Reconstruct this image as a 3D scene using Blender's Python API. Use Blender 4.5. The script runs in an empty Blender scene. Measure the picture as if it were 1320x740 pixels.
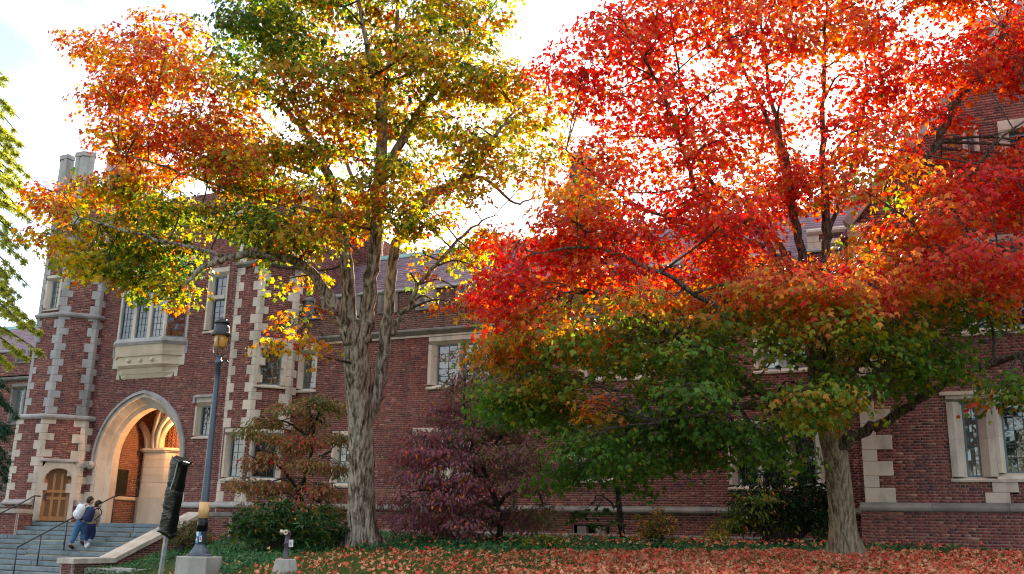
import bpy, math, random
import numpy as np
from math import radians, sin, cos, pi, sqrt
from mathutils import Matrix, Vector

SC = bpy.context.scene
COL = SC.collection
rng = np.random.default_rng(7)
random.seed(7)

# ------------------------------------------------------------------ camera
F, CX, CY = 1258.0, 660.0, 370.0            # focal length and centre in photograph pixels
RM = np.array([[0.90916702, -0.08389635, -0.40789305],
               [0.41580389, 0.23665259, 0.87812452],
               [0.0228575, -0.96796537, 0.25004116]])   # camera (right, down, forward) -> world
EYE = np.array([0.0, 0.0, 1.5])
cam_data = bpy.data.cameras.new('camera')
cam_data.sensor_width = 36.0
cam_data.lens = 36.0 * F / 1320.0
cam_data.clip_start = 0.1
cam_data.clip_end = 3000
cam = bpy.data.objects.new('camera', cam_data)
COL.objects.link(cam)
r, u, b = RM[:, 0], -RM[:, 1], -RM[:, 2]
cam.matrix_world = Matrix(((r[0], u[0], b[0], EYE[0]), (r[1], u[1], b[1], EYE[1]),
                           (r[2], u[2], b[2], EYE[2]), (0, 0, 0, 1)))
SC.camera = cam

# ------------------------------------------------------------------ sky, sun, exposure
SUN_EL, SUN_AZ = radians(24.0), radians(12.0)   # low sun behind the roofs; azimuth from +Y towards -X
sun_dir = np.array([-sin(SUN_AZ) * cos(SUN_EL), cos(SUN_AZ) * cos(SUN_EL), sin(SUN_EL)])
world = bpy.data.worlds.new('World')
SC.world = world
world.use_nodes = True
wt = world.node_tree
wt.nodes.clear()
wo = wt.nodes.new('ShaderNodeOutputWorld')
bg = wt.nodes.new('ShaderNodeBackground')
bg.inputs['Strength'].default_value = 0.05
sky = wt.nodes.new('ShaderNodeTexSky')
sky.sky_type = 'NISHITA'
sky.sun_disc = False
sky.sun_elevation = SUN_EL
sky.sun_rotation = -SUN_AZ
sky.air_density = 1.0
sky.dust_density = 0.6
sky.ozone_density = 1.0
# thin bright clouds over the whole sky
tc = wt.nodes.new('ShaderNodeTexCoord')
mp = wt.nodes.new('ShaderNodeMapping')
mp.inputs['Scale'].default_value = (1.0, 1.0, 2.2)
mp.inputs['Location'].default_value = (0.96, 1.88, 0.84)
nz = wt.nodes.new('ShaderNodeTexNoise')
nz.inputs['Scale'].default_value = 1.5
nz.inputs['Detail'].default_value = 7
rp = wt.nodes.new('ShaderNodeValToRGB')
rp.color_ramp.elements[0].position = 0.42
rp.color_ramp.elements[1].position = 0.58
mx = wt.nodes.new('ShaderNodeMix')
mx.data_type = 'RGBA'
mx.inputs['B'].default_value = (8.9, 8.75, 8.6, 1)
ml = wt.nodes.new('ShaderNodeMath'); ml.operation = 'MULTIPLY'; ml.inputs[1].default_value = 0.95
wt.links.new(tc.outputs['Generated'], mp.inputs['Vector'])
wt.links.new(mp.outputs['Vector'], nz.inputs['Vector'])
wt.links.new(nz.outputs['Fac'], rp.inputs['Fac'])
wt.links.new(rp.outputs['Color'], ml.inputs[0])
wt.links.new(ml.outputs[0], mx.inputs['Factor'])
wt.links.new(sky.outputs['Color'], mx.inputs['A'])
wt.links.new(mx.outputs['Result'], bg.inputs['Color'])
wt.links.new(bg.outputs['Background'], wo.inputs['Surface'])

sun_data = bpy.data.lights.new('sun', 'SUN')
sun_data.energy = 2.1
sun_data.angle = radians(0.6)
sun_data.color = (1.0, 0.87, 0.68)
sun = bpy.data.objects.new('sun', sun_data)
sun.location = (0, 30, 60)
sun.rotation_euler = Vector(-sun_dir).to_track_quat('-Z', 'Y').to_euler()
COL.objects.link(sun)

SC.view_settings.view_transform = 'Standard'
SC.view_settings.look = 'None'
SC.view_settings.exposure = 2.78
SC.view_settings.gamma = 1.0
SC.cycles.filter_width = 1.15
SC.cycles.max_bounces = 8
SC.cycles.diffuse_bounces = 4
SC.cycles.transmission_bounces = 4
SC.cycles.transparent_max_bounces = 4

# ------------------------------------------------------------------ helpers: pixels of the photograph to points of the place
def ray(px, py): return RM @ np.array([px - CX, py - CY, F])
def at(px, py, y): d = ray(px, py); return EYE + d * (y / d[1])
def atd(px, py, dep): return EYE + ray(px, py) * (dep / F)
def atz(px, py, z): d = ray(px, py); return EYE + d * ((z - EYE[2]) / d[2])
def proj(P):
    c = (np.asarray(P) - EYE) @ RM
    return CX + F * c[..., 0] / c[..., 2], CY + F * c[..., 1] / c[..., 2]

# ------------------------------------------------------------------ helpers: objects
def link(o, parent=None):
    COL.objects.link(o)
    if parent is not None: o.parent = parent
    return o
def tag(o, label=None, cat=None, group=None, kind=None):
    if label: o['label'] = label
    if cat: o['category'] = cat
    if group: o['group'] = group
    if kind: o['kind'] = kind
    return o
ORG = {}
def thing(name, loc, label, cat, group=None):
    o = bpy.data.objects.new(name, None)
    o.empty_display_size = 0.3
    o.location = Vector(loc)
    link(o)
    ORG[o.name] = np.array(loc, float)
    return tag(o, label, cat, group)
def org(parent):
    while parent is not None:
        if parent.name in ORG: return ORG[parent.name]
        parent = parent.parent
    return np.zeros(3)

def mesh_np(name, V, F_, mat, col=None, smooth=False, origin=None):
    """V (n,3); F_ an int array (m,k) or a list of such arrays / lists of loops."""
    V = np.asarray(V, float)
    if origin is not None: V = V - origin
    if isinstance(F_, np.ndarray): F_ = [F_]
    loops = []; starts = []; pos = 0
    for f in F_:
        f = np.asarray(f)
        if f.ndim == 1: f = f[None]
        loops.append(f.ravel())
        starts.append(pos + np.arange(len(f)) * f.shape[1])
        pos += f.size
    loops = np.concatenate(loops).astype(np.int32); starts = np.concatenate(starts).astype(np.int32)
    me = bpy.data.meshes.new(name)
    me.vertices.add(len(V)); me.vertices.foreach_set('co', V.astype(np.float32).ravel())
    me.loops.add(len(loops)); me.loops.foreach_set('vertex_index', loops)
    me.polygons.add(len(starts)); me.polygons.foreach_set('loop_start', starts)
    me.update(calc_edges=True)
    if col is not None:
        ca = me.color_attributes.new('tint', 'FLOAT_COLOR', 'POINT')
        ca.data.foreach_set('color', np.c_[col, np.ones(len(col))].astype(np.float32).ravel())
    if smooth: me.polygons.foreach_set('use_smooth', np.ones(len(starts), bool))
    if mat is not None: me.materials.append(mat)
    me.validate()
    return me
def obj(name, V, F_, mat, parent=None, **kw):
    me = mesh_np(name, V, F_, mat, origin=org(parent), **kw)
    return link(bpy.data.objects.new(name, me), parent)

class MB:
    """collects simple shapes into one mesh"""
    def __init__(s): s.V = []; s.F = []; s.n = 0; s.sm = False
    def add(s, V, F_):
        V = np.asarray(V, float)
        for f in F_: s.F.append([int(i) + s.n for i in f])
        s.V.append(V); s.n += len(V); return s
    def box(s, c, size, ax=None):
        ax = np.eye(3) if ax is None else np.asarray(ax)
        h = np.array(size) / 2
        P = [np.array(c) + (i * h[0]) * ax[0] + (j * h[1]) * ax[1] + (k * h[2]) * ax[2]
             for i in (-1, 1) for j in (-1, 1) for k in (-1, 1)]
        return s.add(P, [(0, 1, 3, 2), (4, 6, 7, 5), (0, 4, 5, 1), (2, 3, 7, 6), (0, 2, 6, 4), (1, 5, 7, 3)])
    def prism(s, poly, z0, z1, poly2=None):
        n = len(poly); poly2 = poly if poly2 is None else poly2
        V = [(p[0], p[1], z0) for p in poly] + [(p[0], p[1], z1) for p in poly2]
        return s.add(V, [tuple(range(n))[::-1], tuple(range(n, 2 * n))] + [(i, (i + 1) % n, n + (i + 1) % n, n + i) for i in range(n)])
    def extr(s, prof, a, b):
        """closed 3D polygon swept from offset a to offset b"""
        n = len(prof); prof = np.asarray(prof, float)
        return s.add(np.vstack([prof + a, prof + b]), [tuple(range(n))[::-1], tuple(range(n, 2 * n))] + [(i, (i + 1) % n, n + (i + 1) % n, n + i) for i in range(n)])
    def tube(s, pts, rad, n=8):
        V, F_ = tube(pts, rad, n); return s.add(V, F_)
    def lathe(s, c, prof, n=16):
        V = []; m = len(prof)
        for r_, z_ in prof:
            for k in range(n): V.append((c[0] + r_ * cos(2 * pi * k / n), c[1] + r_ * sin(2 * pi * k / n), c[2] + z_))
        F_ = [(i * n + k, i * n + (k + 1) % n, (i + 1) * n + (k + 1) % n, (i + 1) * n + k) for i in range(m - 1) for k in range(n)]
        F_ += [tuple(range(n))[::-1], tuple(range((m - 1) * n, m * n))]
        return s.add(V, F_)
    def build(s, name, mat, parent=None, bevel=0, smooth=False):
        V = np.vstack(s.V) - org(parent)
        me = bpy.data.meshes.new(name)
        me.from_pydata(V.tolist(), [], s.F)
        import bmesh
        bm = bmesh.new(); bm.from_mesh(me)
        bmesh.ops.recalc_face_normals(bm, faces=bm.faces)
        bm.to_mesh(me); bm.free()
        if smooth: me.polygons.foreach_set('use_smooth', [True] * len(me.polygons))
        if mat is not None: me.materials.append(mat)
        o = link(bpy.data.objects.new(name, me), parent)
        if bevel:
            m = o.modifiers.new('bevel', 'BEVEL'); m.width = bevel; m.segments = 1; m.limit_method = 'ANGLE'
        return o

def spline(pts, k):
    """Catmull-Rom through points (any dimension), k steps per span"""
    P = np.asarray(pts, float)
    if len(P) < 3: 
        t = np.linspace(0, 1, k + 1)[:, None]; return P[0] * (1 - t) + P[-1] * t
    Q = np.vstack([2 * P[0] - P[1], P, 2 * P[-1] - P[-2]])
    out = []
    for i in range(len(P) - 1):
        p0, p1, p2, p3 = Q[i:i + 4]
        for j in range(k):
            t = j / k
            out.append(0.5 * (2 * p1 + (p2 - p0) * t + (2 * p0 - 5 * p1 + 4 * p2 - p3) * t * t + (3 * p1 - p0 - 3 * p2 + p3) * t ** 3))
    out.append(P[-1]); return np.array(out)

def tube(pts, rad, n=8, rough=None):
    P = np.asarray(pts, float); m = len(P)
    T = np.gradient(P, axis=0); T /= np.linalg.norm(T, axis=1)[:, None] + 1e-9
    a = np.array([1.0, 0, 0]) if abs(T[0][0]) < 0.8 else np.array([0, 1.0, 0])
    V = np.zeros((m * n + 2, 3)); ang = np.arange(n) * 2 * pi / n
    for i in range(m):
        a = a - T[i] * (a @ T[i]); a /= np.linalg.norm(a) + 1e-9
        b_ = np.cross(T[i], a)
        R_ = np.full(n, rad[i]) if rough is None else rad[i] * rough(P[i], ang, i / (m - 1))
        V[i * n:(i + 1) * n] = P[i] + R_[:, None] * (np.cos(ang)[:, None] * a + np.sin(ang)[:, None] * b_)
    V[-2] = P[0]; V[-1] = P[-1]
    F_ = [(i * n + k, i * n + (k + 1) % n, (i + 1) * n + (k + 1) % n, (i + 1) * n + k) for i in range(m - 1) for k in range(n)]
    F_ += [(k, m * n, (k + 1) % n) for k in range(n)][::1]
    F_ = F_[:-n] + [((k + 1) % n, k, m * n) for k in range(n)] + [((m - 1) * n + k, (m - 1) * n + (k + 1) % n, m * n + 1) for k in range(n)]
    return V, F_

# ------------------------------------------------------------------ materials
class NT:
    def __init__(s, name):
        s.m = bpy.data.materials.new(name); s.m.use_nodes = True; s.t = s.m.node_tree; s.t.nodes.clear()
        s.out = s.t.nodes.new('ShaderNodeOutputMaterial')
    def n(s, typ, **kw):
        nd = s.t.nodes.new(typ)
        for k, v in kw.items():
            if k in nd.inputs: nd.inputs[k].default_value = v
            else: setattr(nd, k, v)
        return nd
    def l(s, a, b): s.t.links.new(a, b)
    def noise(s, scale, detail=4, coord='Object', stretch=(1, 1, 1), rough=0.55):
        tc = s.n('ShaderNodeTexCoord'); mp_ = s.n('ShaderNodeMapping'); mp_.inputs['Scale'].default_value = stretch
        nz_ = s.n('ShaderNodeTexNoise', Scale=scale, Detail=detail, Roughness=rough)
        s.l(tc.outputs[coord], mp_.inputs['Vector']); s.l(mp_.outputs['Vector'], nz_.inputs['Vector'])
        return nz_.outputs['Fac']
    def ramp(s, fac, stops, interp='LINEAR'):
        rp_ = s.n('ShaderNodeValToRGB'); cr = rp_.color_ramp; cr.interpolation = interp
        while len(cr.elements) < len(stops): cr.elements.new(0.5)
        for e, (p, c) in zip(cr.elements, stops):
            e.position = p; e.color = (*c, 1) if len(c) == 3 else c
        s.l(fac, rp_.inputs['Fac']); return rp_.outputs['Color']
    def mix(s, fac, a, b_, mode='MIX'):
        m_ = s.n('ShaderNodeMix', data_type='RGBA', blend_type=mode)
        for sock, v in (('Factor', fac), ('A', a), ('B', b_)):
            if hasattr(v, 'default_value') or isinstance(v, bpy.types.NodeSocket): s.l(v, m_.inputs[sock])
            elif sock == 'Factor': m_.inputs[sock].default_value = v
            else: m_.inputs[sock].default_value = (*v, 1)
        return m_.outputs['Result']
    def math(s, op, a, b_=0.0):
        m_ = s.n('ShaderNodeMath', operation=op)
        for i, v in enumerate((a, b_)):
            if isinstance(v, bpy.types.NodeSocket): s.l(v, m_.inputs[i])
            else: m_.inputs[i].default_value = v
        return m_.outputs[0]
    def rand(s):
        oi = s.n('ShaderNodeObjectInfo'); ge = s.n('ShaderNodeNewGeometry')
        return s.math('FRACT', s.math('ADD', oi.outputs['Random'], ge.outputs['Random Per Island']))
    def finish(s, color, rough=0.8, bump=None, bstr=0.4, bdist=0.02, spec=0.3, metal=0.0, **kw):
        p = s.n('ShaderNodeBsdfPrincipled', Roughness=rough if not isinstance(rough, bpy.types.NodeSocket) else 0.5, Metallic=metal)
        p.inputs['Specular IOR Level'].default_value = spec
        if isinstance(rough, bpy.types.NodeSocket): s.l(rough, p.inputs['Roughness'])
        if isinstance(color, bpy.types.NodeSocket): s.l(color, p.inputs['Base Color'])
        else: p.inputs['Base Color'].default_value = (*color, 1)
        for k, v in kw.items(): p.inputs[k].default_value = v
        if bump is not None:
            bp = s.n('ShaderNodeBump', Strength=bstr, Distance=bdist); s.l(bump, bp.inputs['Height']); s.l(bp.outputs['Normal'], p.inputs['Normal'])
        s.l(p.outputs['BSDF'], s.out.inputs['Surface']); return s.m

def mat_brick(name, stops):
    t = NT(name); c = t.ramp(t.rand(), stops)
    n1 = t.noise(9, 6); n2 = t.noise(0.55, 5)
    c = t.mix(0.55, c, t.ramp(n1, [(0.25, (0.45, 0.42, 0.42)), (0.75, (1.25, 1.2, 1.15))]), 'MULTIPLY')
    c = t.mix(0.6, c, t.ramp(n2, [(0.3, (0.68, 0.66, 0.68)), (0.7, (1.2, 1.15, 1.1))]), 'MULTIPLY')
    return t.finish(c, 0.85, t.noise(60, 4), 0.35, 0.01, 0.25)
M = {}
M['brick'] = mat_brick('red_brick', [(0.0, (0.29, 0.092, 0.074)), (0.25, (0.215, 0.072, 0.064)), (0.5, (0.265, 0.088, 0.076)), (0.7, (0.16, 0.06, 0.06)), (0.85, (0.10, 0.046, 0.052)), (0.95, (0.34, 0.145, 0.105)), (1.0, (0.40, 0.215, 0.155))])
M['brick_sooty'] = mat_brick('sooty_brick', [(0.0, (0.20, 0.09, 0.07)), (0.5, (0.15, 0.07, 0.06)), (0.8, (0.10, 0.055, 0.05)), (1.0, (0.25, 0.12, 0.09))])
M['brick_in'] = mat_brick('porch_brick', [(0.0, (0.36, 0.15, 0.09)), (0.5, (0.28, 0.11, 0.07)), (1.0, (0.42, 0.2, 0.12))])
t = NT('mortar'); M['mortar'] = t.finish(t.ramp(t.noise(3, 5), [(0.3, (0.36, 0.28, 0.235)), (0.7, (0.50, 0.40, 0.34))]), 0.95, t.noise(80, 3), 0.3, 0.01, 0.1)
def mat_stone(name, a, b_, dirt, ds=0.35):
    t = NT(name)
    c = t.ramp(t.noise(1.7, 6), [(0.3, a), (0.7, b_)])
    c = t.mix(t.math('MULTIPLY', t.ramp(t.noise(2.3, 7, stretch=(1, 1, 0.35)), [(0.46, (0, 0, 0)), (0.72, (1, 1, 1))]), ds), c, dirt)
    c = t.mix(0.5, c, t.ramp(t.rand(), [(0, (0.84, 0.84, 0.86)), (1, (1.1, 1.08, 1.04))]), 'MULTIPLY')
    c = t.mix(0.35, c, t.ramp(t.noise(45, 4), [(0.3, (0.7, 0.7, 0.7)), (0.7, (1.2, 1.2, 1.2))]), 'MULTIPLY')
    return t.finish(c, 0.85, t.noise(35, 5), 0.3, 0.01, 0.25)
M['stone'] = mat_stone('limestone', (0.52, 0.445, 0.365), (0.63, 0.555, 0.465), (0.20, 0.165, 0.135), 0.62)
M['stone_grey'] = mat_stone('weathered_limestone', (0.31, 0.292, 0.285), (0.42, 0.395, 0.38), (0.13, 0.12, 0.12), 0.65)
M['stone_dark'] = mat_stone('sooty_stone', (0.17, 0.155, 0.14), (0.26, 0.24, 0.21), (0.07, 0.065, 0.06), 0.6)
M['stone_buff'] = mat_stone('buff_stone', (0.60, 0.49, 0.36), (0.70, 0.59, 0.45), (0.38, 0.29, 0.2), 0.3)
M['blue_stone'] = mat_stone('bluestone', (0.16, 0.20, 0.22), (0.24, 0.29, 0.31), (0.09, 0.11, 0.12), 0.5)
M['concrete'] = mat_stone('concrete', (0.34, 0.32, 0.29), (0.44, 0.42, 0.38), (0.16, 0.15, 0.12), 0.6)
t = NT('slate'); c = t.ramp(t.rand(), [(0, (0.20, 0.125, 0.155)), (0.4, (0.26, 0.17, 0.205)), (0.7, (0.18, 0.12, 0.155)), (1, (0.31, 0.205, 0.235))])
M['slate'] = t.finish(c, 0.6, t.noise(20, 4), 0.3, 0.01, 0.4)
t = NT('copper_green'); M['copper'] = t.finish(t.ramp(t.noise(2, 4), [(0.3, (0.13, 0.30, 0.27)), (0.7, (0.24, 0.42, 0.38))]), 0.6)
t = NT('frame_paint'); M['frame'] = t.finish(t.ramp(t.noise(5, 4), [(0.3, (0.10, 0.15, 0.17)), (0.7, (0.15, 0.21, 0.23))]), 0.45)
t = NT('lead'); M['lead'] = t.finish((0.05, 0.06, 0.065), 0.5)
def mat_glass(name, base):
    t = NT(name)
    return t.finish(base, 0.03, t.math('ADD', t.noise(1.6, 2), t.math('MULTIPLY', t.rand(), 0.6)), 0.12, 0.05, 0.9, **{'IOR': 1.65})
M['glass'] = mat_glass('leaded_glass', (0.012, 0.014, 0.015))
M['glass_pale'] = mat_glass('curtained_glass', (0.13, 0.115, 0.09))
M['inside'] = NT('dark_interior').finish((0.02, 0.018, 0.016), 0.9)  # near-black colour paints in the shade of rooms and openings
t = NT('door_oak'); g = t.noise(4, 6, stretch=(9, 9, 0.6)); M['oak'] = t.finish(t.ramp(g, [(0.25, (0.20, 0.085, 0.03)), (0.55, (0.42, 0.20, 0.07)), (0.8, (0.55, 0.29, 0.11))]), 0.45, g, 0.2, 0.005, 0.4)
M['oak_shade'] = NT('door_panel').finish((0.20, 0.085, 0.03), 0.5)  # door leaf painted darker so its panel recesses look shaded
t = NT('black_iron'); M['iron'] = t.finish(t.ramp(t.noise(12, 4), [(0.3, (0.015, 0.017, 0.02)), (0.7, (0.04, 0.043, 0.05))]), 0.45, t.noise(50, 3), 0.15, 0.005, 0.5)
t = NT('post_paint'); M['post'] = t.finish(t.ramp(t.noise(6, 5, stretch=(1, 1, 0.3)), [(0.3, (0.035, 0.05, 0.07)), (0.7, (0.07, 0.095, 0.125))]), 0.4, t.noise(40, 3), 0.1, 0.004, 0.5)
t = NT('amber_lens'); M['amber'] = t.finish(t.ramp(t.noise(5, 3), [(0.3, (0.50, 0.22, 0.04)), (0.7, (0.68, 0.33, 0.07))]), 0.25, None, 0, 0, 0.5)
t = NT('bronze'); M['bronze'] = t.finish(t.ramp(t.noise(8, 5), [(0.3, (0.03, 0.028, 0.018)), (0.7, (0.07, 0.06, 0.035))]), 0.4, None, metal=0.6)
t = NT('brass'); M['brass'] = t.finish(t.ramp(t.noise(20, 4), [(0.3, (0.30, 0.22, 0.14)), (0.7, (0.62, 0.52, 0.40))]), 0.35, None, metal=0.7)
t = NT('galvanised'); M['galv'] = t.finish(t.ramp(t.noise(14, 4), [(0.3, (0.30, 0.31, 0.32)), (0.7, (0.46, 0.47, 0.48))]), 0.45, None, metal=0.6)
t = NT('black_plastic'); M['plastic'] = t.finish((0.003, 0.003, 0.004), 0.28, t.noise(13, 3, stretch=(1, 1, 2.2), rough=0.5), 0.16, 0.04, 0.25)
t = NT('orange_wrap'); M['wrap'] = t.finish(t.ramp(t.noise(10, 4), [(0.3, (0.60, 0.33, 0.12)), (0.7, (0.72, 0.46, 0.22))]), 0.7)
t = NT('pipe_purple'); M['pipe'] = t.finish(t.ramp(t.noise(10, 5), [(0.3, (0.055, 0.04, 0.06)), (0.7, (0.11, 0.08, 0.11))]), 0.5, t.noise(40, 4), 0.3, 0.005)
def flat(name, c, rough=0.7, **kw):
    t = NT(name); return t.finish(t.mix(0.35, c, t.ramp(t.noise(25, 4), [(0.3, (0.75, 0.75, 0.75)), (0.7, (1.15, 1.15, 1.15))]), 'MULTIPLY'), rough, **kw)
M['paper'] = flat('paper_white', (0.72, 0.70, 0.68)); M['sticker_blue'] = flat('sticker_blue', (0.10, 0.25, 0.48)); M['sticker_red'] = flat('sticker_red', (0.55, 0.05, 0.06))
M['skin'] = flat('skin', (0.52, 0.30, 0.21), 0.5); M['hair'] = flat('dark_hair', (0.02, 0.014, 0.011), 0.5); M['hair_b'] = flat('brown_hair', (0.035, 0.022, 0.015), 0.5)
M['denim'] = flat('blue_denim', (0.07, 0.17, 0.33), 0.9); M['navy'] = flat('navy_cloth', (0.018, 0.03, 0.085), 0.85); M['tan'] = flat('tan_fleece', (0.46, 0.34, 0.24), 0.95)
M['white_cloth'] = flat('white_nylon', (0.72, 0.73, 0.76), 0.7); M['shoe_w'] = flat('white_shoe', (0.66, 0.63, 0.60), 0.7); M['shoe_d'] = flat('dark_shoe', (0.10, 0.035, 0.03), 0.7); M['dark_top'] = flat('dark_jacket', (0.02, 0.035, 0.06), 0.85)
M['grey_cloth'] = flat('grey_blue_cloth', (0.22, 0.27, 0.36), 0.9)

def mat_bark(name, a, b_, c3, vs=3.0, lich=None, lf=0.5):
    t = NT(name)
    f = t.noise(vs * 2.2, 8, stretch=(2.6, 2.6, 0.42), rough=0.62); g = t.noise(vs * 7, 5, stretch=(2, 2, 0.6))
    c = t.ramp(f, [(0.36, a), (0.47, b_), (0.58, c3)])
    c = t.mix(0.5, c, t.ramp(g, [(0.3, (0.6, 0.6, 0.6)), (0.7, (1.25, 1.25, 1.25))]), 'MULTIPLY')
    if lich: c = t.mix(t.math('MULTIPLY', t.ramp(t.noise(2.6, 8, rough=0.7), [(lf, (0, 0, 0)), (lf + 0.12, (1, 1, 1))]), 0.7), c, lich)
    return t.finish(c, 0.95, t.math('ADD', f, t.math('MULTIPLY', g, 0.4)), 1.0, 0.07, 0.15)
M['bark'] = mat_bark('flaky_maple_bark', (0.045, 0.032, 0.023), (0.22, 0.165, 0.115), (0.52, 0.425, 0.33), 2.4, (0.42, 0.37, 0.27), 0.55)
M['bark2'] = mat_bark('smooth_maple_bark', (0.10, 0.072, 0.046), (0.25, 0.19, 0.125), (0.40, 0.32, 0.22), 3.2, (0.30, 0.27, 0.15), 0.60)
M['bark_dark'] = mat_bark('dark_bark', (0.015, 0.012, 0.01), (0.045, 0.036, 0.03), (0.09, 0.075, 0.062), 5)
M['twig'] = mat_bark('twig_bark', (0.03, 0.024, 0.02), (0.085, 0.068, 0.055), (0.15, 0.125, 0.10), 6)

def mat_leaf(name, trans=0.5, gain=1.35, rough=0.5, spec=0.25):
    t = NT(name)
    a = t.n('ShaderNodeVertexColor', layer_name='tint')
    p = t.n('ShaderNodeBsdfPrincipled', Roughness=rough); p.inputs['Specular IOR Level'].default_value = spec
    t.l(a.outputs['Color'], p.inputs['Base Color'])
    hs = t.n('ShaderNodeHueSaturation', Saturation=1.1, Value=gain, Hue=0.504); t.l(a.outputs['Color'], hs.inputs['Color'])
    tr = t.n('ShaderNodeBsdfTranslucent'); t.l(hs.outputs['Color'], tr.inputs['Color'])
    mx_ = t.n('ShaderNodeMixShader'); mx_.inputs[0].default_value = trans
    t.l(p.outputs['BSDF'], mx_.inputs[1]); t.l(tr.outputs['BSDF'], mx_.inputs[2]); t.l(mx_.outputs[0], t.out.inputs['Surface'])
    return t.m
M['leaf'] = mat_leaf('maple_leaf', 0.55, 1.4); M['leaf_gold'] = mat_leaf('golden_maple_leaf', 0.6, 1.6)
M['leaf_thick'] = mat_leaf('shrub_leaf', 0.3, 1.3, 0.5, 0.2)
M['leaf_ivy'] = mat_leaf('ivy_leaf', 0.2, 1.2, 0.5, 0.15)
M['leaf_dry'] = mat_leaf('fallen_leaf', 0.15, 1.1, 0.7, 0.2)
M['grass'] = mat_leaf('grass_blade', 0.3, 1.2, 0.6, 0.2)
t = NT('lawn_soil')
c = t.ramp(t.noise(6, 8, rough=0.7), [(0.3, (0.035, 0.05, 0.015)), (0.55, (0.06, 0.085, 0.022)), (0.75, (0.12, 0.085, 0.05))])
M['soil'] = t.finish(c, 0.95, t.noise(30, 6), 0.8, 0.05, 0.1)
t = NT('path_stone'); M['path'] = t.finish(t.ramp(t.noise(4, 6), [(0.3, (0.20, 0.19, 0.18)), (0.7, (0.30, 0.29, 0.27))]), 0.9, t.noise(40, 4), 0.3, 0.01)

# ------------------------------------------------------------------ masonry
H = 0.068                                   # one brick course
ZA = np.array([0, 0, 1.0])
class Panel:
    """a vertical wall plane seen from outside: u to the right, v = world height, n outwards"""
    def __init__(s, a, b_):
        s.a = np.array([a[0], a[1], 0.0]); d = np.array([b_[0] - a[0], b_[1] - a[1], 0.0])
        s.L = np.linalg.norm(d); s.U = d / s.L; s.N = np.cross(s.U, ZA)
        s.ax = np.stack([s.U, s.N, ZA])
    def pt(s, u_, v, n=0.0): return s.a + s.U * u_ + s.N * n + ZA * v
    def px(s, x, y, n=0.0):
        d = ray(x, y); k = ((s.a + s.N * n - EYE) @ s.N) / (d @ s.N); P = EYE + d * k
        return float((P - s.a) @ s.U), float(P[2])
    def box(s, mb, u0, u1, v0, v1, n0, n1):
        return mb.box(s.pt((u0 + u1) / 2, (v0 + v1) / 2, (n0 + n1) / 2), (u1 - u0, n1 - n0, v1 - v0), s.ax)

BOXF = np.array([(0, 1, 3, 2), (0, 4, 5, 1), (2, 3, 7, 6), (0, 2, 6, 4), (1, 5, 7, 3)])   # front and four sides, no back
def brick_boxes(p, B, n0=-0.05, n1=0.0):
    """B (m,4) of u0,u1,v0,v1 -> vertices and faces"""
    B = np.asarray(B); m = len(B)
    V = np.zeros((m, 8, 3)); k = 0
    jit = np.clip(rng.normal(0, 0.0015, m), -.004, .004)
    for nn in (1, 0):
        for ui in (0, 1):
            for vi in (0, 1):
                V[:, k] = p.a + B[:, ui, None] * p.U + B[:, 2 + vi, None] * ZA + ((n1 + jit) if nn else np.full(m, n0))[:, None] * p.N
                k += 1
    Fq = (np.arange(m)[:, None, None] * 8 + BOXF[None]).reshape(-1, 4)
    return V.reshape(-1, 3), Fq
def subtract(iv, cut):
    out = []
    for a, b_ in iv:
        segs = [(a, b_)]
        for c, d in cut:
            nxt = []
            for x, y in segs:
                if d <= x or c >= y: nxt.append((x, y))
                else:
                    if c > x: nxt.append((x, c))
                    if d < y: nxt.append((d, y))
            segs = nxt
        out += segs
    return out
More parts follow.
